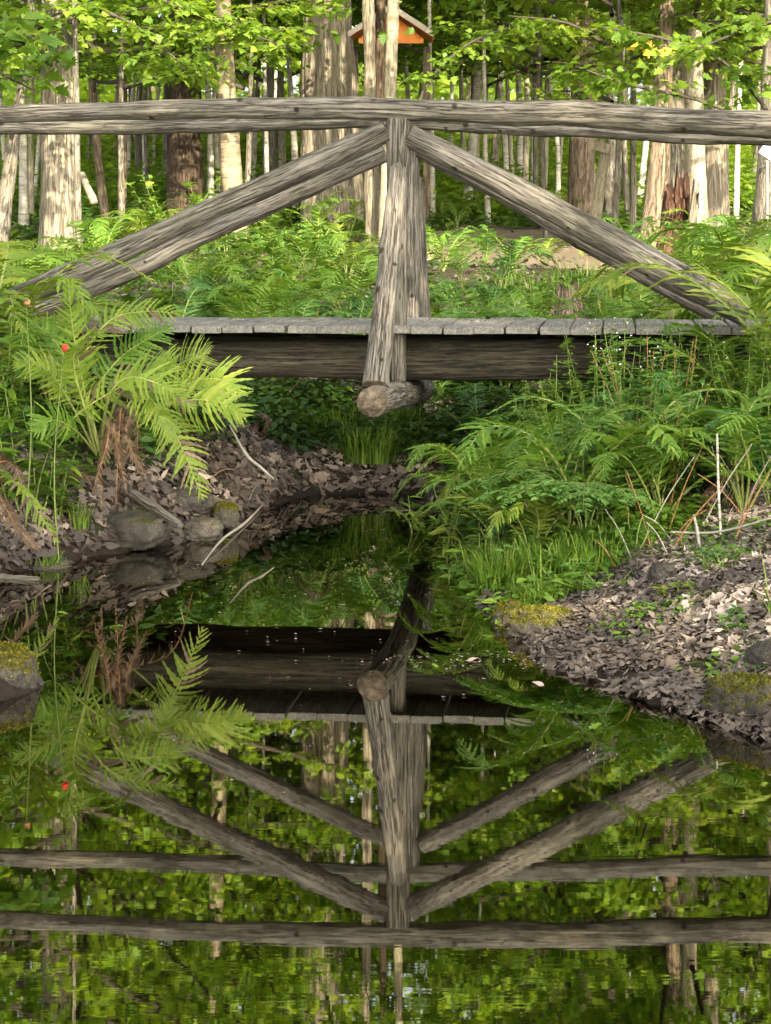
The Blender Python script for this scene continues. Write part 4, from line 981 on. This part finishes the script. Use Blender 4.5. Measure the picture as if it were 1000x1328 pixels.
# grass tufts
def grass(x, y, h, n, rad, label, seed, z=None, droop=.6, kind_mat=None):
    rs = np.random.default_rng(seed); z = H1(x, y) - .01 if z is None else z
    a = rs.uniform(0, 6.28, n); rr = rad * np.sqrt(rs.random(n)); b = np.stack([np.cos(a) * rr, np.sin(a) * rr, np.zeros(n)], -1)
    a2 = a + rs.normal(0, .7, n); L = h * rs.uniform(.5, 1.15, n); sp = rs.uniform(.15, droop, n); m = 6
    u = np.linspace(0, 1, m)[None, :, None]
    out = np.stack([np.cos(a2), np.sin(a2), np.zeros(n)], -1)[:, None]
    cen = b[:, None] + out * (L * sp)[:, None, None] * u ** 1.6 + np.array([0, 0, 1.0]) * L[:, None, None] * (u - sp[:, None, None] * .75 * u ** 2.6)
    sd_ = np.stack([-np.sin(a2), np.cos(a2), np.zeros(n)], -1)[:, None]
    wd = .0032 * (1 - u ** 2) + .0003
    l = cen + sd_ * wd; r_ = cen - sd_ * wd
    V = np.stack([l, r_], 2).reshape(-1, 3); i = (np.arange(n)[:, None] * m * 2 + np.arange(m - 1)[None] * 2).ravel()
    Q = np.stack([i, i + 1, i + 3, i + 2], -1)
    o = build("grass_tuft", V, [Q], [kind_mat or L_grass], rnd=np.repeat(rs.random(n) ** 1.3, m * 2)); o.location = (x, y, z)
    return tag(o, label, "grass")
for k, (px, Y, h, n, rad, lb) in enumerate([(480, 12.55, .26, 420, .16, "round dark-bottomed grass tuft at the water below the cross log"), (430, 12.9, .18, 260, .2, "thin grass left of the round tuft under the deck"), (520, 12.9, .2, 260, .14, "grass right of the round tuft under the deck"), (390, 12.8, .13, 160, .2, "sparse grass on the littered bank under the deck"),
        (655, 8.65, .24, 300, .11, "grass tuft just above the small mossy rock"), (715, 8.6, .24, 300, .14, "bright grass tuft right of the mossy rock's top"), (760, 8.8, .15, 160, .12, "short grass between royal fern and leaf litter"), (640, 9.0, .16, 160, .1, "grass left of the mossy rock over the water"), (665, 8.2, .10, 60, .04, "dry grass sprig hanging beside the mossy rock"),
        (102, 9.95, .16, 60, .05, "green grass clump under the large arching fern"), (770, 8.55, .2, 260, .16, "bright grass right of the mossy rock, between rock and royal fern"), (700, 8.25, .14, 200, .1, "short grass directly above the moss-capped rock"), (800, 8.9, .15, 120, .12, "grass sprouting under the royal fern"), (930, 7.9, .1, 40, .06, "small grass sprouts in the leaf litter near the right edge"), (1003, 7.2, .36, 7, .02, "single tall grass blade at the right edge"), (55, 9.5, .06, 80, .1, "mossy grass patch on the left bank by the water"), (700, 19.0, .35, 160, .5, "dry yellow grass beside the small broken stump"), (770, 20.0, .35, 160, .5, "dry yellow grass beneath the leaning trunk")]):
    grass(fx(px, Y), Y, h, n, rad, lb, k)

# ------------------------------------------------------------------ litter, ground cover (uncountable)
def litter(name, label, n, xr, yr, fn, size, seed, tone=(0, 1), drop=.006):
    rs = np.random.default_rng(seed); X = rs.uniform(*xr, n); Y = rs.uniform(*yr, n)
    k = fn(X, Y, rs); X, Y = X[k], Y[k]; n = len(X); Z = hgt(X, Y) + rs.uniform(0, .02, n) + drop
    e = .04; gx_ = (hgt(X + e, Y) - hgt(X - e, Y)) / (2 * e); gy_ = (hgt(X, Y + e) - hgt(X, Y - e)) / (2 * e)
    mb = MB(); pt = fbm(np.stack([X * 3.5, Y * 3.5, X * 0 + seed], -1), 3)
    for ti, tm in enumerate((OAK, MAPLED, OVATE, OAK, TWIGT, LANCE)):
        s_ = np.arange(n) % 6 == ti; m = s_.sum()
        if not m: continue
        up = np.stack([-gx_[s_], -gy_[s_], np.ones(m)], -1); up /= np.linalg.norm(up, axis=1)[:, None]
        a = rs.uniform(0, 6.28, m); D = np.stack([np.cos(a), np.sin(a), np.zeros(m)], -1) + rs.normal(0, .15, (m, 3)); D -= up * (D * up).sum(1)[:, None]; D += up * rs.normal(.02, .15, m)[:, None]
        M = dir_mats(D, rs.normal(0, .28, m) + np.pi * (rs.random(m) < .35), up)
        V, Q, kk = scatter(tm, np.stack([X[s_], Y[s_], Z[s_]], -1), M, size * np.clip(rs.lognormal(-.1, .38, m), .3, 1.6))
        V[:, 2] = np.maximum(V[:, 2], -.02)
        z_ = np.clip(hgt(X[s_], Y[s_]) / .10, .38, 1)
        t_ = tone[0] + (tone[1] - tone[0]) * np.clip(rs.beta(1.1, 1.3, m) * (1 + 1.1 * pt[s_]) + .22 * pt[s_], 0, 1) * z_
        mb.add(V, [Q], 0, None, np.repeat(t_, kk))
    return tag(mb.build(name, [L_litter]), label, "leaf litter", kind='stuff')
litter("leaf_litter", "pinkish brown and grey dead leaves carpeting the right bank", 52000, (.35, 2.2), (5.8, 9.9), lambda X, Y, r: (sdist(X, Y) > -.03) & (vn(np.stack([X * 5, Y * 5, X * 0], -1)) > -.75), .034, 1, (0, 1))
litter("leaf_litter", "dead leaves on the left bank under the ferns", 11000, (-2.4, -.5), (9.2, 12.4), lambda X, Y, r: (sdist(X, Y) > -.02), .055, 2, (0, .85))
litter("leaf_litter", "dead leaves on the bank beneath the deck", 13000, (-1.2, 1.6), (11.3, 14.4), lambda X, Y, r: (sdist(X, Y) > -.02), .055, 3, (.1, 1))
litter("leaf_litter", "fallen leaves scattered on the forest floor behind the bridge", 14000, (-7, 7), (14, 34), lambda X, Y, r: ~((Y > 24.6) & (Y < 31.5) & (X > -.2)) | (r.random(len(X)) < .45), .08, 4, (.0, .7))
def cover(name, label, n, xr, yr, fn, size, hh, seed, mt, tm=OVATE):
    rs = np.random.default_rng(seed); nb = n // 9; bx_ = rs.uniform(*xr, nb); by_ = rs.uniform(*yr, nb); k = fn(bx_, by_, rs); bx_, by_ = bx_[k], by_[k]; nb = len(bx_)
    if nb == 0: return
    k = rs.integers(0, nb, n); a = rs.uniform(0, 6.28, n); r_ = rs.uniform(.01, .13, n) * max(1, hh * 3.2)
    X = bx_[k] + np.cos(a) * r_; Y = by_[k] + np.sin(a) * r_; hb = hh * rs.uniform(.3, 1.0, nb)[k]
    Z = hgt(X, Y) + hb * rs.uniform(.25, 1, n)
    D = np.stack([np.cos(a), np.sin(a), rs.normal(.1, .3, n)], -1); M = dir_mats(D, rs.normal(0, .35, n))
    V, Q, kk = scatter(tm, np.stack([X, Y, Z], -1), M, size * rs.uniform(.6, 1.3, n)); mb = MB(); mb.add(V, [Q], 0, None, np.repeat(rs.uniform(0, 1, nb)[k] * .5 + rs.random(n) * .5, kk))
    for q in range(0, nb, 3):
        z0 = H1(bx_[q], by_[q]) if False else 0
    return tag(mb.build(name, [mt]), label, "undergrowth", kind='stuff')
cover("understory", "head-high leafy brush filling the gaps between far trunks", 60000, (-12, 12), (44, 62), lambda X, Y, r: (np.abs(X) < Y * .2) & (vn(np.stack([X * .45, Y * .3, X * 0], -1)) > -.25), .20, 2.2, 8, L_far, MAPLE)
cover("understory", "knee-high brush among the trunks behind the path", 22000, (-8, 8), (33, 44), lambda X, Y, r: (vn(np.stack([X * .7, Y * .5, X * 0 + 3], -1)) > -.2), .13, 1.0, 9, L_forest, MAPLE)
litter("leaf_litter", "dead leaves on the bank beyond the right edge of the pool", 22000, (2.1, 5.5), (5.2, 12.5), lambda X, Y, r: sdist(X, Y) > .0, .055, 14, (0, 1))
litter("leaf_litter", "dead leaves on the bank beyond the left edge of the pool", 22000, (-5.5, -1.5), (6.5, 12.5), lambda X, Y, r: sdist(X, Y) > .0, .055, 15, (0, 1))
cover("undergrowth", "low plants farther along the right bank", 22000, (2.4, 6.5), (6.5, 14), lambda X, Y, r: vn(np.stack([X * 1.4, Y * 1.4, X * 0], -1)) > -.1, .065, .26, 16, L_cover)
cover("undergrowth", "low plants farther along the left bank", 22000, (-6.5, -2.6), (6.5, 14), lambda X, Y, r: (sdist(X, Y) > .3) & (vn(np.stack([X * 1.4, Y * 1.4, X * 0], -1)) > -.1), .065, .26, 17, L_cover)
on = lambda X, Y, r: sdist(X, Y) > .05
cover("undergrowth", "low leafy plants crowding the ground behind the bridge", 15000, (-3.6, 3.6), (12.9, 20), lambda X, Y, r: (sdist(X, Y) > .7) & (vn(np.stack([X * 1.4, Y * 1.1, X * 0], -1)) > -.45), .06, .16, 1, L_cover)
cover("undergrowth", "low leafy plants between the forest trunks", 42000, (-8, 8), (20, 45), lambda X, Y, r: (vn(np.stack([X * .7, Y * .5, X * 0], -1)) > -.1) & ~((Y < 31.5) & (X > -.1)), .12, .26, 2, L_cover)
cover("undergrowth", "dense low plants on the right bank below the deck", 26000, (.4, 2.6), (8.9, 12.9), lambda X, Y, r: (sdist(X, Y) > .12) & (Y > 9.2 + (X > 1.2) * .2), .065, .26, 3, L_cover)
cover("undergrowth", "low plants among the ferns on the left bank", 9000, (-2.8, -.9), (9.6, 13), lambda X, Y, r: (sdist(X, Y) > .35) & (vn(np.stack([X * 2, Y * 2, X * 0], -1)) > .0), .06, .2, 4, L_cover)
cover("undergrowth", "low plants on the far bank in the shade under the deck", 9000, (-.8, 1.2), (12.5, 14), lambda X, Y, r: (sdist(X, Y) > .35) & (vn(np.stack([X * 2, Y * 2, X * 0 + 5], -1)) > .0), .06, .16, 5, L_cover)
cover("undergrowth", "low sprigs scattered over the littered slope of the right bank", 5000, (.6, 2.2), (6.8, 9.4), lambda X, Y, r: (sdist(X, Y) > .25) & (vn(np.stack([X * 3.2, Y * 3.2, X * 0 + 2], -1)) > .28), .028, .05, 12, L_fern)
cover("undergrowth", "small sprigs along the edge of the right bank above the water", 7000, (.35, 1.2), (8.0, 9.6), lambda X, Y, r: (sdist(X, Y) > .0) & (X < .42 + (Y - 8) * .75) & (vn(np.stack([X * 6, Y * 6, X * 0], -1)) > -.1), .05, .12, 6, L_fern)

# ------------------------------------------------------------------ rocks, stumps, sticks
def rock(px, py, Y, sx, sy, sz, mt, seed, label, sink=.35, rz=0, zc=None):
    rs = np.random.default_rng(seed); n = 40; u = np.linspace(0, np.pi, n); v = np.linspace(0, 2 * np.pi, n * 2, endpoint=False)
    U, W = np.meshgrid(u, v, indexing='ij'); D = np.stack([np.sin(U) * np.cos(W), np.sin(U) * np.sin(W), np.cos(U)], -1)
    r_ = 1 + .45 * fbm(D * 1.3 + seed * 3.1, 4) + .16 * fbm(D * 5 + seed, 3) + .05 * fbm(D * 16 + seed, 2)
    D2 = np.sign(D) * np.abs(D) ** .85
    V = (D2 * r_[..., None] * np.array([sx, sy, sz])).reshape(-1, 3)
    m = n * 2; i = np.arange(n - 1)[:, None] * m; j = np.arange(m)[None]; j2 = (j + 1) % m
    Q = np.stack([i + j, i + m + j, i + m + j2, i + j2], -1).reshape(-1, 4)
    o = build("rock", V, [Q], [mt]); p = P(px, py, Y); o.location = p if zc is None else (p[0], p[1], zc); o.rotation_euler = (0, 0, rz)
    if mt is M_rockm:      # little tufts of moss standing on the upper faces
        W_ = V.reshape(n, m, 3); nn_ = np.cross(np.roll(W_, -1, 1) - W_, np.roll(W_, -1, 0) - W_); nn_ /= np.linalg.norm(nn_, axis=2)[..., None] + 1e-9
        nn_ = np.where((nn_ * W_).sum(2)[..., None] < 0, -nn_, nn_); k1 = 5200; a_ = rs.integers(1, n - 2, k1); b_ = rs.integers(0, m, k1)
        pp = W_[a_, b_] + (W_[a_ + 1, (b_ + 1) % m] - W_[a_, b_]) * rs.random((k1, 1)); N1 = nn_[a_, b_]
        kp_ = (N1[:, 2] + .9 * fbm(pp * 14 + seed, 3) > .42) & (pp[:, 2] > -.1 * sz); pp = pp[kp_]; N1 = N1[kp_]
        if len(pp):
            D1 = N1 + rs.normal(0, .55, pp.shape); Vm, Qm, kk = scatter(TINY, pp - N1 * .002, dir_mats(D1, rs.uniform(0, 3, len(pp))), rs.uniform(.006, .014, len(pp)))
            mo = build("moss", Vm, [Qm], [M_moss], rnd=np.repeat(np.clip(rs.random(len(pp)) * .6 + .4 * (fbm(pp * 20, 2) + .5), 0, 1), kk), parent=o); mo['kind'] = 'stuff'
    return tag(o, label, "rock")
rock(175, 688, 10.05, .17, .12, .085, M_rock, 1, "long grey boulder at the waterline below the large arching fern", rz=-.35)
rock(262, 688, 10.35, .10, .08, .055, M_rock, 2, "low grey rock right of the long boulder at the waterline")
rock(292, 668, 10.6, .06, .06, .06, M_rockm, 3, "small round mossy rock beside the low grey rock")
rock(235, 655, 10.55, .14, .09, .07, M_rock, 4, "dark rock behind the broken wood on the left bank")
rock(8, 875, 6.95, .10, .12, .085, M_rockm, 5, "moss-topped rock in the water at the left edge")
rock(704, 812, 7.85, .115, .09, .065, M_rockm, 6, "small rock with a golden moss cap at the right bank's edge")
rock(662, 806, 8.1, .06, .06, .075, M_rockm, 7, "dark mossy lump left of the moss-capped rock")
rock(990, 915, 6.5, .17, .14, .085, M_rockm, 8, "moss-covered rock with rusty fringe at the right edge by the water")
rock(1005, 860, 6.9, .09, .08, .07, M_rock, 9, "pale grey rock above the mossy one at the right edge")
rock(860, 742, 8.0, .045, .04, .035, M_rock, 10, "small grey stone in the leaf litter")
rock(745, 745, 8.5, .05, .04, .03, M_rock, 11, "dark stone beside the grass on the right bank")
rock(60, 735, 9.5, .10, .08, .03, M_rock, 12, "flat dark stone at the left waterline")
def stick(name, label, pts, radii, mt, seed, wob=.1, cat="stick", ns=10, group=None):
    V, fs, rest, kn = tube(pts, radii, 40, ns, wob, seed=seed, lumps=.1); mb = MB(); mb.add(V, fs, [0, 0], rest, .5, kn)
    return tag(mb.build(name, [mt], origin=tuple(np.array(pts[0]))), label, cat, group)
def onb(px, Y, dz=0): x = fx(px, Y); return np.array([x, Y, H1(x, Y) + dz])
stick("birch_stick", "thin white birch stick standing upright on the right bank", [P(930, 562, 8.6), P(932, 640, 8.55), P(935, 700, 8.45), P(934, 740, 8.3)], [.0045, .005, .0055, .005], B_birch, 1)
stick("birch_stick", "thin white twig curving down over the leaf litter", [P(934, 738, 8.3), P(925, 765, 8.05), P(905, 795, 7.9)], [.0045, .0035, .0025], B_birch, 2)
stick("dead_stick", "short grey peeled stick standing left of the white birch stick", [P(900, 668, 8.5), P(906, 700, 8.4), P(911, 755, 8.2)], [.005, .007, .008], M_greytwig, 3)
stick("dead_branch", "bare pale branch slanting down the bank beneath the deck", [P(298, 552, 11.3), P(320, 590, 11.1), P(338, 606, 11.0), P(355, 621, 10.95)], [.004, .008, .007, .004], M_greytwig, 4)
stick("dead_branch", "bare branch lying half in the water below the small rocks", [P(345, 650, 11.75), P(318, 678, 10.9), P(288, 700, 10.2), P(262, 732, 9.55)], [.003, .007, .006, .003], M_greytwig, 5)
stick("broken_wood", "broken greenish piece of wood on the rocks of the left bank", [P(172, 640, 10.2), P(205, 662, 10.05), P(234, 682, 9.9)], [.022, .026, .018], M_post, 6)
stick("floating_stick", "pale stick floating at the left edge", [(fx(-10, 9.2), 9.2, .005), (fx(50, 9.1), 9.1, .008)], [.012, .010], M_post, 7)
stick("dead_stick", "thin grey root along the right waterline", [P(880, 912, 6.75), P(910, 900, 6.8), P(960, 885, 6.85)], [.010, .014, .012], M_greytwig, 8)
stick("dead_stick", "thin twig lying across the leaf litter by the birch stick", [P(870, 690, 8.5), P(930, 690, 8.4), P(1000, 672, 8.3)], [.004, .005, .003], M_greytwig, 9)
rs = np.random.default_rng(77)
ORD += ["twenty-fourth", "twenty-fifth", "twenty-sixth", "twenty-seventh", "twenty-eighth", "twenty-ninth", "thirtieth"]
sq = sorted(rs.uniform(800, 990, 30)) + sorted(rs.uniform(20, 330, 16))
for k in range(46):
    px = sq[k]
    if k < 30: Y = rs.uniform(8.3, 9.4); gr = "dry stalks on the right bank"; lb = ORD[k] + " dry stalk from the left standing in the right bank's leaf litter"
    else: Y = rs.uniform(10.0, 11.8); gr = "dry stalks on the left bank"; lb = ORD[k - 30] + " thin dry stalk from the left lying on the left bank"
    b = onb(px, Y); a = rs.uniform(0, 6.28); L = rs.uniform(.15, .45)
    up_ = rs.uniform(.4, 1.0) if k < 30 else rs.uniform(-.2, .4)
    e = b + np.array([math.cos(a) * L * .5, math.sin(a) * L * .4, L * up_]); e[2] = max(e[2], H1(e[0], e[1]) + .02)
    stick("dry_stalk", lb, [b, (b + e) / 2 + np.array([0, 0, .02]), e], [.003, .0025, .0015], [M_redstem, M_greytwig][k % 2], k, 0, "stalk", 5, gr)

def snag(name, label, px, py, Y, w0, hpx, mt, seed, jag=.5, ns=60, cat="stump", lean=0):
    b = P(px, py, Y); b[2] = min(b[2], H1(b[0], b[1])) - .05; h = hpx * Y / F; r = w0 * Y / F / 2
    V, fs, rest, kn = tube([b, b + [lean * .5, 0, h * .5], b + [lean, 0, h]], [r * 1.25, r * .95, r * .8], 60, ns, .3, 2.5, r * .16, (26, 4), seed, 0, False, .25, .15)
    V = V.reshape(60, ns, 3); th = np.linspace(0, 6.283, ns, endpoint=False)
    top = 1 - jag * (.5 + .5 * vn(np.stack([np.cos(th) * 2.2 + seed, np.sin(th) * 2.2, th * 0], -1)) + .25 * vn(np.stack([np.cos(th) * 9, np.sin(th) * 9 + seed, th * 0], -1)))
    V[:, :, 2] = b[2] + (V[:, :, 2] - b[2]) * top[None]
    # inner wall
    V2 = V[::-1].copy(); c = b[None, None] + np.array([lean, 0, 0]) * np.linspace(1, 0, 60)[:, None, None]; V2[:, :, :2] = c[..., :2] + (V2[:, :, :2] - c[..., :2]) * .6
    VV = np.concatenate([V, V2]).reshape(-1, 3); n = 120; i = np.arange(n - 1)[:, None] * ns; j = np.arange(ns)[None]; j2 = (j + 1) % ns
    Q = np.stack([i + j, i + j2, i + ns + j2, i + ns + j], -1).reshape(-1, 4)
    mb = MB(); mb.add(VV, [Q], 0, np.vstack([rest, rest[::-1]])); return tag(mb.build(name, [mt], origin=tuple(b)), label, cat)
snag("rotten_snag", "jagged rotten red-brown tree snag amid the right-hand trunks", 870, 338, 22.6, 44, 150, B_rot, 3, .42, lean=.08)
snag("wood_slab", "pale split slab of wood standing at the right side of the rotten snag", 889, 338, 22.3, 12, 140, B_pale, 4, .3, 24, "wood", .10)
snag("broken_stump", "small jagged brown stump standing behind the deck on the right", 738, 378, 16.8, 34, 56, B_brown, 5, .5)
stick("fallen_log", "pale fallen log lying at the foot of the right-hand trunks", [P(888, 332, 23.5), P(950, 328, 23.8)], [.09, .085], B_cream, 12, .1, "log", 20)
stick("leaning_trunk", "short pale fallen trunk leaning between left sapling stem and dark trunk", [P(122, 262, 27), P(106, 226, 27.5)], [.05, .04], B_cream, 13, .1, "log", 12)
# leaning signpost
sp_ = empty("wooden_signpost", P(770, 290, 27), label="pale leaning wooden post with an angled blank board on top", cat="signpost")
L0 = np.array(sp_.location)
V, fs, rest, kn = tube([P(769, 296, 27) - L0 - [0, 0, .1], P(786, 188, 27) - L0], [.075, .066], 40, 20, .06, seed=3); mb = MB(); mb.add(V, fs, 0, rest); mb.build("pole", [B_cream], sp_)
def box(mb, c, s, rot=None, mi=0):
    V = np.array([(x, y, z) for x in (-1, 1) for y in (-1, 1) for z in (-1, 1)], float) * np.array(s) / 2
    if rot is not None: V = V @ np.array(rot).T
    mb.add(V + np.array(c), [np.array([[0, 1, 3, 2], [4, 6, 7, 5], [0, 4, 5, 1], [2, 3, 7, 6], [0, 2, 6, 4], [1, 5, 7, 3]])], mi, V)
def rotY(a): return [[math.cos(a), 0, math.sin(a)], [0, 1, 0], [-math.sin(a), 0, math.cos(a)]]
mb = MB(); box(mb, P(778, 190, 26.88) - L0, (.27, .035, .12), rotY(R(16))); mb.build("board", [B_cream], sp_, smooth=False)
# small sign at right edge
sg = empty("trail_sign", P(996, 197, 21.6), label="small pale blue tilted sign plate beside the spotted trunk at the right edge", cat="sign")
mb = MB(); box(mb, (0, 0, 0), (.15, .008, .11), rotY(R(35))); mb.build("plate", [M_sign], sg, smooth=False)
mb = MB()
for q in range(6): box(mb, np.array(rotY(R(35))) @ np.array([-.05 + .02 * q, -.006, .018 * (-1) ** q]), (.008, .003, .045), rotY(R(35 + 25 * (-1) ** q)))
mb.build("marks", [M_ink], sg, smooth=False)
mb = MB(); V, fs, rest, kn = tube([(0, .03, -.9), (0, .03, -.02)], [.012, .012], 6, 8, seed=1); mb.add(V, fs, 0, rest); mb.build("pole", [M_greytwig], sg)
# kiosk with orange gable
KY = 32.0
kb = P(507, 290, KY); kb[2] = H1(kb[0], KY)
kiosk = empty("notice_kiosk", kb, label="small kiosk with bright orange gable and shingled roof behind the kiosk-side trunks", cat="kiosk")
def kp(px, py, dy=0): return P(px, py, KY) - np.array(kb) + np.array([0, dy, 0])
for sx in (-1, 1):
    mb = MB(); top = kp(507 + 47 * sx, 58); box(mb, (top[0], .35, top[2] / 2), (.10, .10, top[2])); mb.build("post", [B_brown], kiosk, smooth=False)
ap = kp(507, 12); e1 = kp(549, 53); bw = e1[0] - ap[0]
mb = MB(); tri = np.array([(ap[0] - bw, 0, e1[2]), (ap[0] + bw, 0, e1[2]), (ap[0] + bw, 0, e1[2] + .03), (ap[0], 0, ap[2] - .05), (ap[0] - bw, 0, e1[2] + .03)])
n5 = 5; mb.add(np.vstack([tri, tri + [0, .05, 0]]), [np.array([[0, 1, 2, 3, 4]]), np.array([[9, 8, 7, 6, 5]]), np.array([[k, k + 5, (k + 1) % 5 + 5, (k + 1) % 5] for k in range(5)])], 0); mb.build("gable", [M_orange], kiosk, smooth=False)
mb = MB(); box(mb, (ap[0], -.04, e1[2] - .01), (2 * bw, .06, .06)); mb.build("gable_beam", [M_orange], kiosk, smooth=False)
for sx in (-1, 1):
    a = math.atan2(kp(559, 46)[2] - ap[2], kp(559, 46)[0] - ap[0]); Ls = math.hypot(kp(559, 46)[2] - ap[2], kp(559, 46)[0] - ap[0]) + .04
    c = np.array([ap[0] + sx * math.cos(a) * Ls / 2, .35, ap[2] + math.sin(a) * Ls / 2 + .03])
    r_ = rotY(-a * sx); mb = MB(); box(mb, c - [0, 0, .035], (Ls, 1.0, .03), r_); o = mb.build("roof_panel", [M_orange], kiosk, smooth=False)
    mb = MB()
    for q in range(5):
        f = (q + .5) / 5 * Ls - Ls / 2; cc = c + np.array(r_) @ np.array([f * sx, 0, .0 + .012]); box(mb, cc, (Ls / 5 * 1.15, 1.06, .02), rotY(-(a + .05) * sx))
    s2 = mb.build("shingles", [M_roofpale], o, smooth=False)
    mb = MB(); box(mb, c + [0, -.545, -.01], (Ls + .03, .035, .075), r_); mb.build("fascia", [M_roofpale], kiosk, smooth=False)

# near overhanging branches
def branch(label, pts, radii, seed, nleaf, size, spread, lm=L_near, name="maple_branch", tone=None):
    rs = np.random.default_rng(seed); C = catmull(pts, 14)
    V, fs, rest, kn = tube(pts, radii, 50, 8, .15, seed=seed, cap=False)
    root = empty(name, pts[0], label=label, cat="branch"); O = np.array(pts[0])
    mb = MB(); mb.add(V - O, fs, 0, rest)
    limbs = [(C[k], C[k + 1]) for k in range(3, 13)]
    Vl, Q, tone, b, tp = crown_leaves(rs, limbs, nleaf, size, spread, .45)
    for a, c in zip(b, tp):
        Vt, f2, r2, _ = tube([a, (a + c) / 2 + np.array([0, 0, .02]), c], [.004, .002], 4, 4, cap=False); mb.add(Vt - O, f2, 0, r2)
    mb.build("bough", [M_twig], root)
    ml = MB(); ml.add(Vl - O, [Q], 0, None, tone); ml.build("leaves", [lm], root); return root
branch("leafy maple branch hanging in at the upper left corner", [P(-160, -40, 14), P(-60, 10, 13.8), P(10, 45, 13.6), P(75, 80, 13.5)], [.03, .02, .012, .004], 1, 160, .12, .35)
branch("drooping leafy twig over the leaning left trunk", [P(-150, 60, 15), P(-50, 70, 14.8), P(0, 95, 14.7), P(50, 120, 14.6)], [.03, .02, .012, .004], 2, 90, .11, .3)
branch("dark arching branch descending to the handrail at upper right", [P(1010, 175, 19), P(985, 130, 19), P(930, 75, 19), P(860, 50, 19), P(780, 35, 19)], [.022, .018, .014, .010, .005], 3, 260, .10, .45, L_forest)
branch("dark bare-tipped branch crossing in front of the leaning right trunks", [P(960, 150, 20), P(900, 128, 20), P(840, 115, 20), P(800, 105, 20), P(758, 90, 20)], [.02, .018, .016, .013, .007], 4, 180, .09, .4, L_forest)
branch("thin curved dark branch above the handrail right of the kiosk", [P(540, 140, 24), P(560, 100, 24), P(600, 62, 24), P(640, 42, 24), P(690, 30, 24)], [.02, .018, .012, .008, .004], 5, 260, .10, .5, L_forest)
branch("leafy branch hanging over the slim ringed trunk", [P(160, -30, 22), P(230, 10, 22), P(300, 35, 22), P(370, 60, 22)], [.03, .02, .012, .004], 6, 420, .10, .6, L_forest)
branch("leafy branch hanging over the dark broad trunk", [P(120, 10, 23), P(170, 30, 23), P(220, 70, 23), P(260, 100, 23)], [.02, .015, .01, .004], 7, 300, .10, .5, L_forest)
branch("leafy branch in the upper right corner", [P(1080, -20, 18), P(1020, 20, 18), P(950, 45, 18), P(890, 70, 18)], [.03, .02, .012, .004], 8, 400, .09, .55, L_forest)
branch("small twig with yellow leaves in front of the leaning right trunk", [P(815, 40, 21), P(835, 50, 21), P(850, 62, 21)], [.006, .004, .003], 9, 12, .16, .10, L_orange)

# floating bits
rs = np.random.default_rng(9)
for k, (px, Y) in enumerate([(72, 8.3), (250, 9.4), (160, 8.0), (620, 7.4), (560, 7.3), (520, 11.4), (420, 11.6), (350, 11.3), (780, 6.4), (690, 7.0), (590, 7.35), (460, 11.9), (300, 10.3)]):
    pos = np.array([[0, 0, 0.0]]); V, Q, kk = scatter([OVATE, LANCE, OAK][k % 3], pos, euler_mats(np.array([.05]), np.array([0.]), np.array([k * 1.3])), [.06])
    o = build("floating_leaf", V, [Q], [[L_fern, L_litter][k % 2]], rnd=np.full(len(V), .8)); o.location = (fx(px, Y), Y, .006)
    tag(o, "small floating leaf " + ["near the left edge above the fern's reflection", "just below the branch lying in the water", "amid the large fern's reflection", "off the right bank's lowest seedlings", "right of the reflected cross log", "under the deck, right of its middle", "under the deck, below the round grass tuft", "under the deck near the littered bank", "beside the dark leaves of the right waterline, lowest of all", "just off the moss-capped rock's shore", "among flecks right of the reflected cross log", "touching the far shore under the deck", "between small rocks and half-sunk branch"][k], "leaf", "floating leaves")

# flecks of pollen and bark on the water
def flecks():
    rs = np.random.default_rng(4); P_ = []
    for (cx, cy, sx, sy, n) in [(.28, 7.35, .22, .10, 150), (0, 11.2, .35, .7, 170), (-.7, 8.6, .5, .7, 90), (.0, 7.6, .7, 1.2, 60)]:
        P_.append(np.stack([rs.normal(cx, sx, n), rs.normal(cy, sy, n), np.full(n, .004)], -1))
    p = np.vstack(P_); p = p[sdist(p[:, 0], p[:, 1]) < -.02]; n = len(p)
    V, Q, kk = scatter(TINY, p, euler_mats(np.zeros(n), np.zeros(n), rs.uniform(0, 6, n)), rs.uniform(.004, .016, n))
    V[:, 2] = .004 + .002 * rs.random(len(V))
    tag(build("floating_debris", V, [Q], [L_litter], rnd=np.repeat(rs.uniform(.3, 1, n), kk)), "fine flecks and bits of leaf floating on the pool", "debris", kind='stuff')
flecks()
rs = np.random.default_rng(31)
for k, (px, dy, lb) in enumerate([(300, .3, "dry leaf on the deck planks left of the centre post"), (620, .2, "curled brown leaf on the deck right of the posts"), (760, .7, "pale dry leaf on the deck under the right brace")]):
    Y = YF(px) + dy; V, Q, kk = scatter(OAK, np.zeros((1, 3)), euler_mats(np.array([.1]), np.array([-.15]), np.array([k * 2.])), [.07])
    o = build("fallen_leaf", V, [Q], [L_litter], rnd=np.full(len(V), .8)); o.location = (fx(px, Y), Y, .983); tag(o, lb, "leaf")
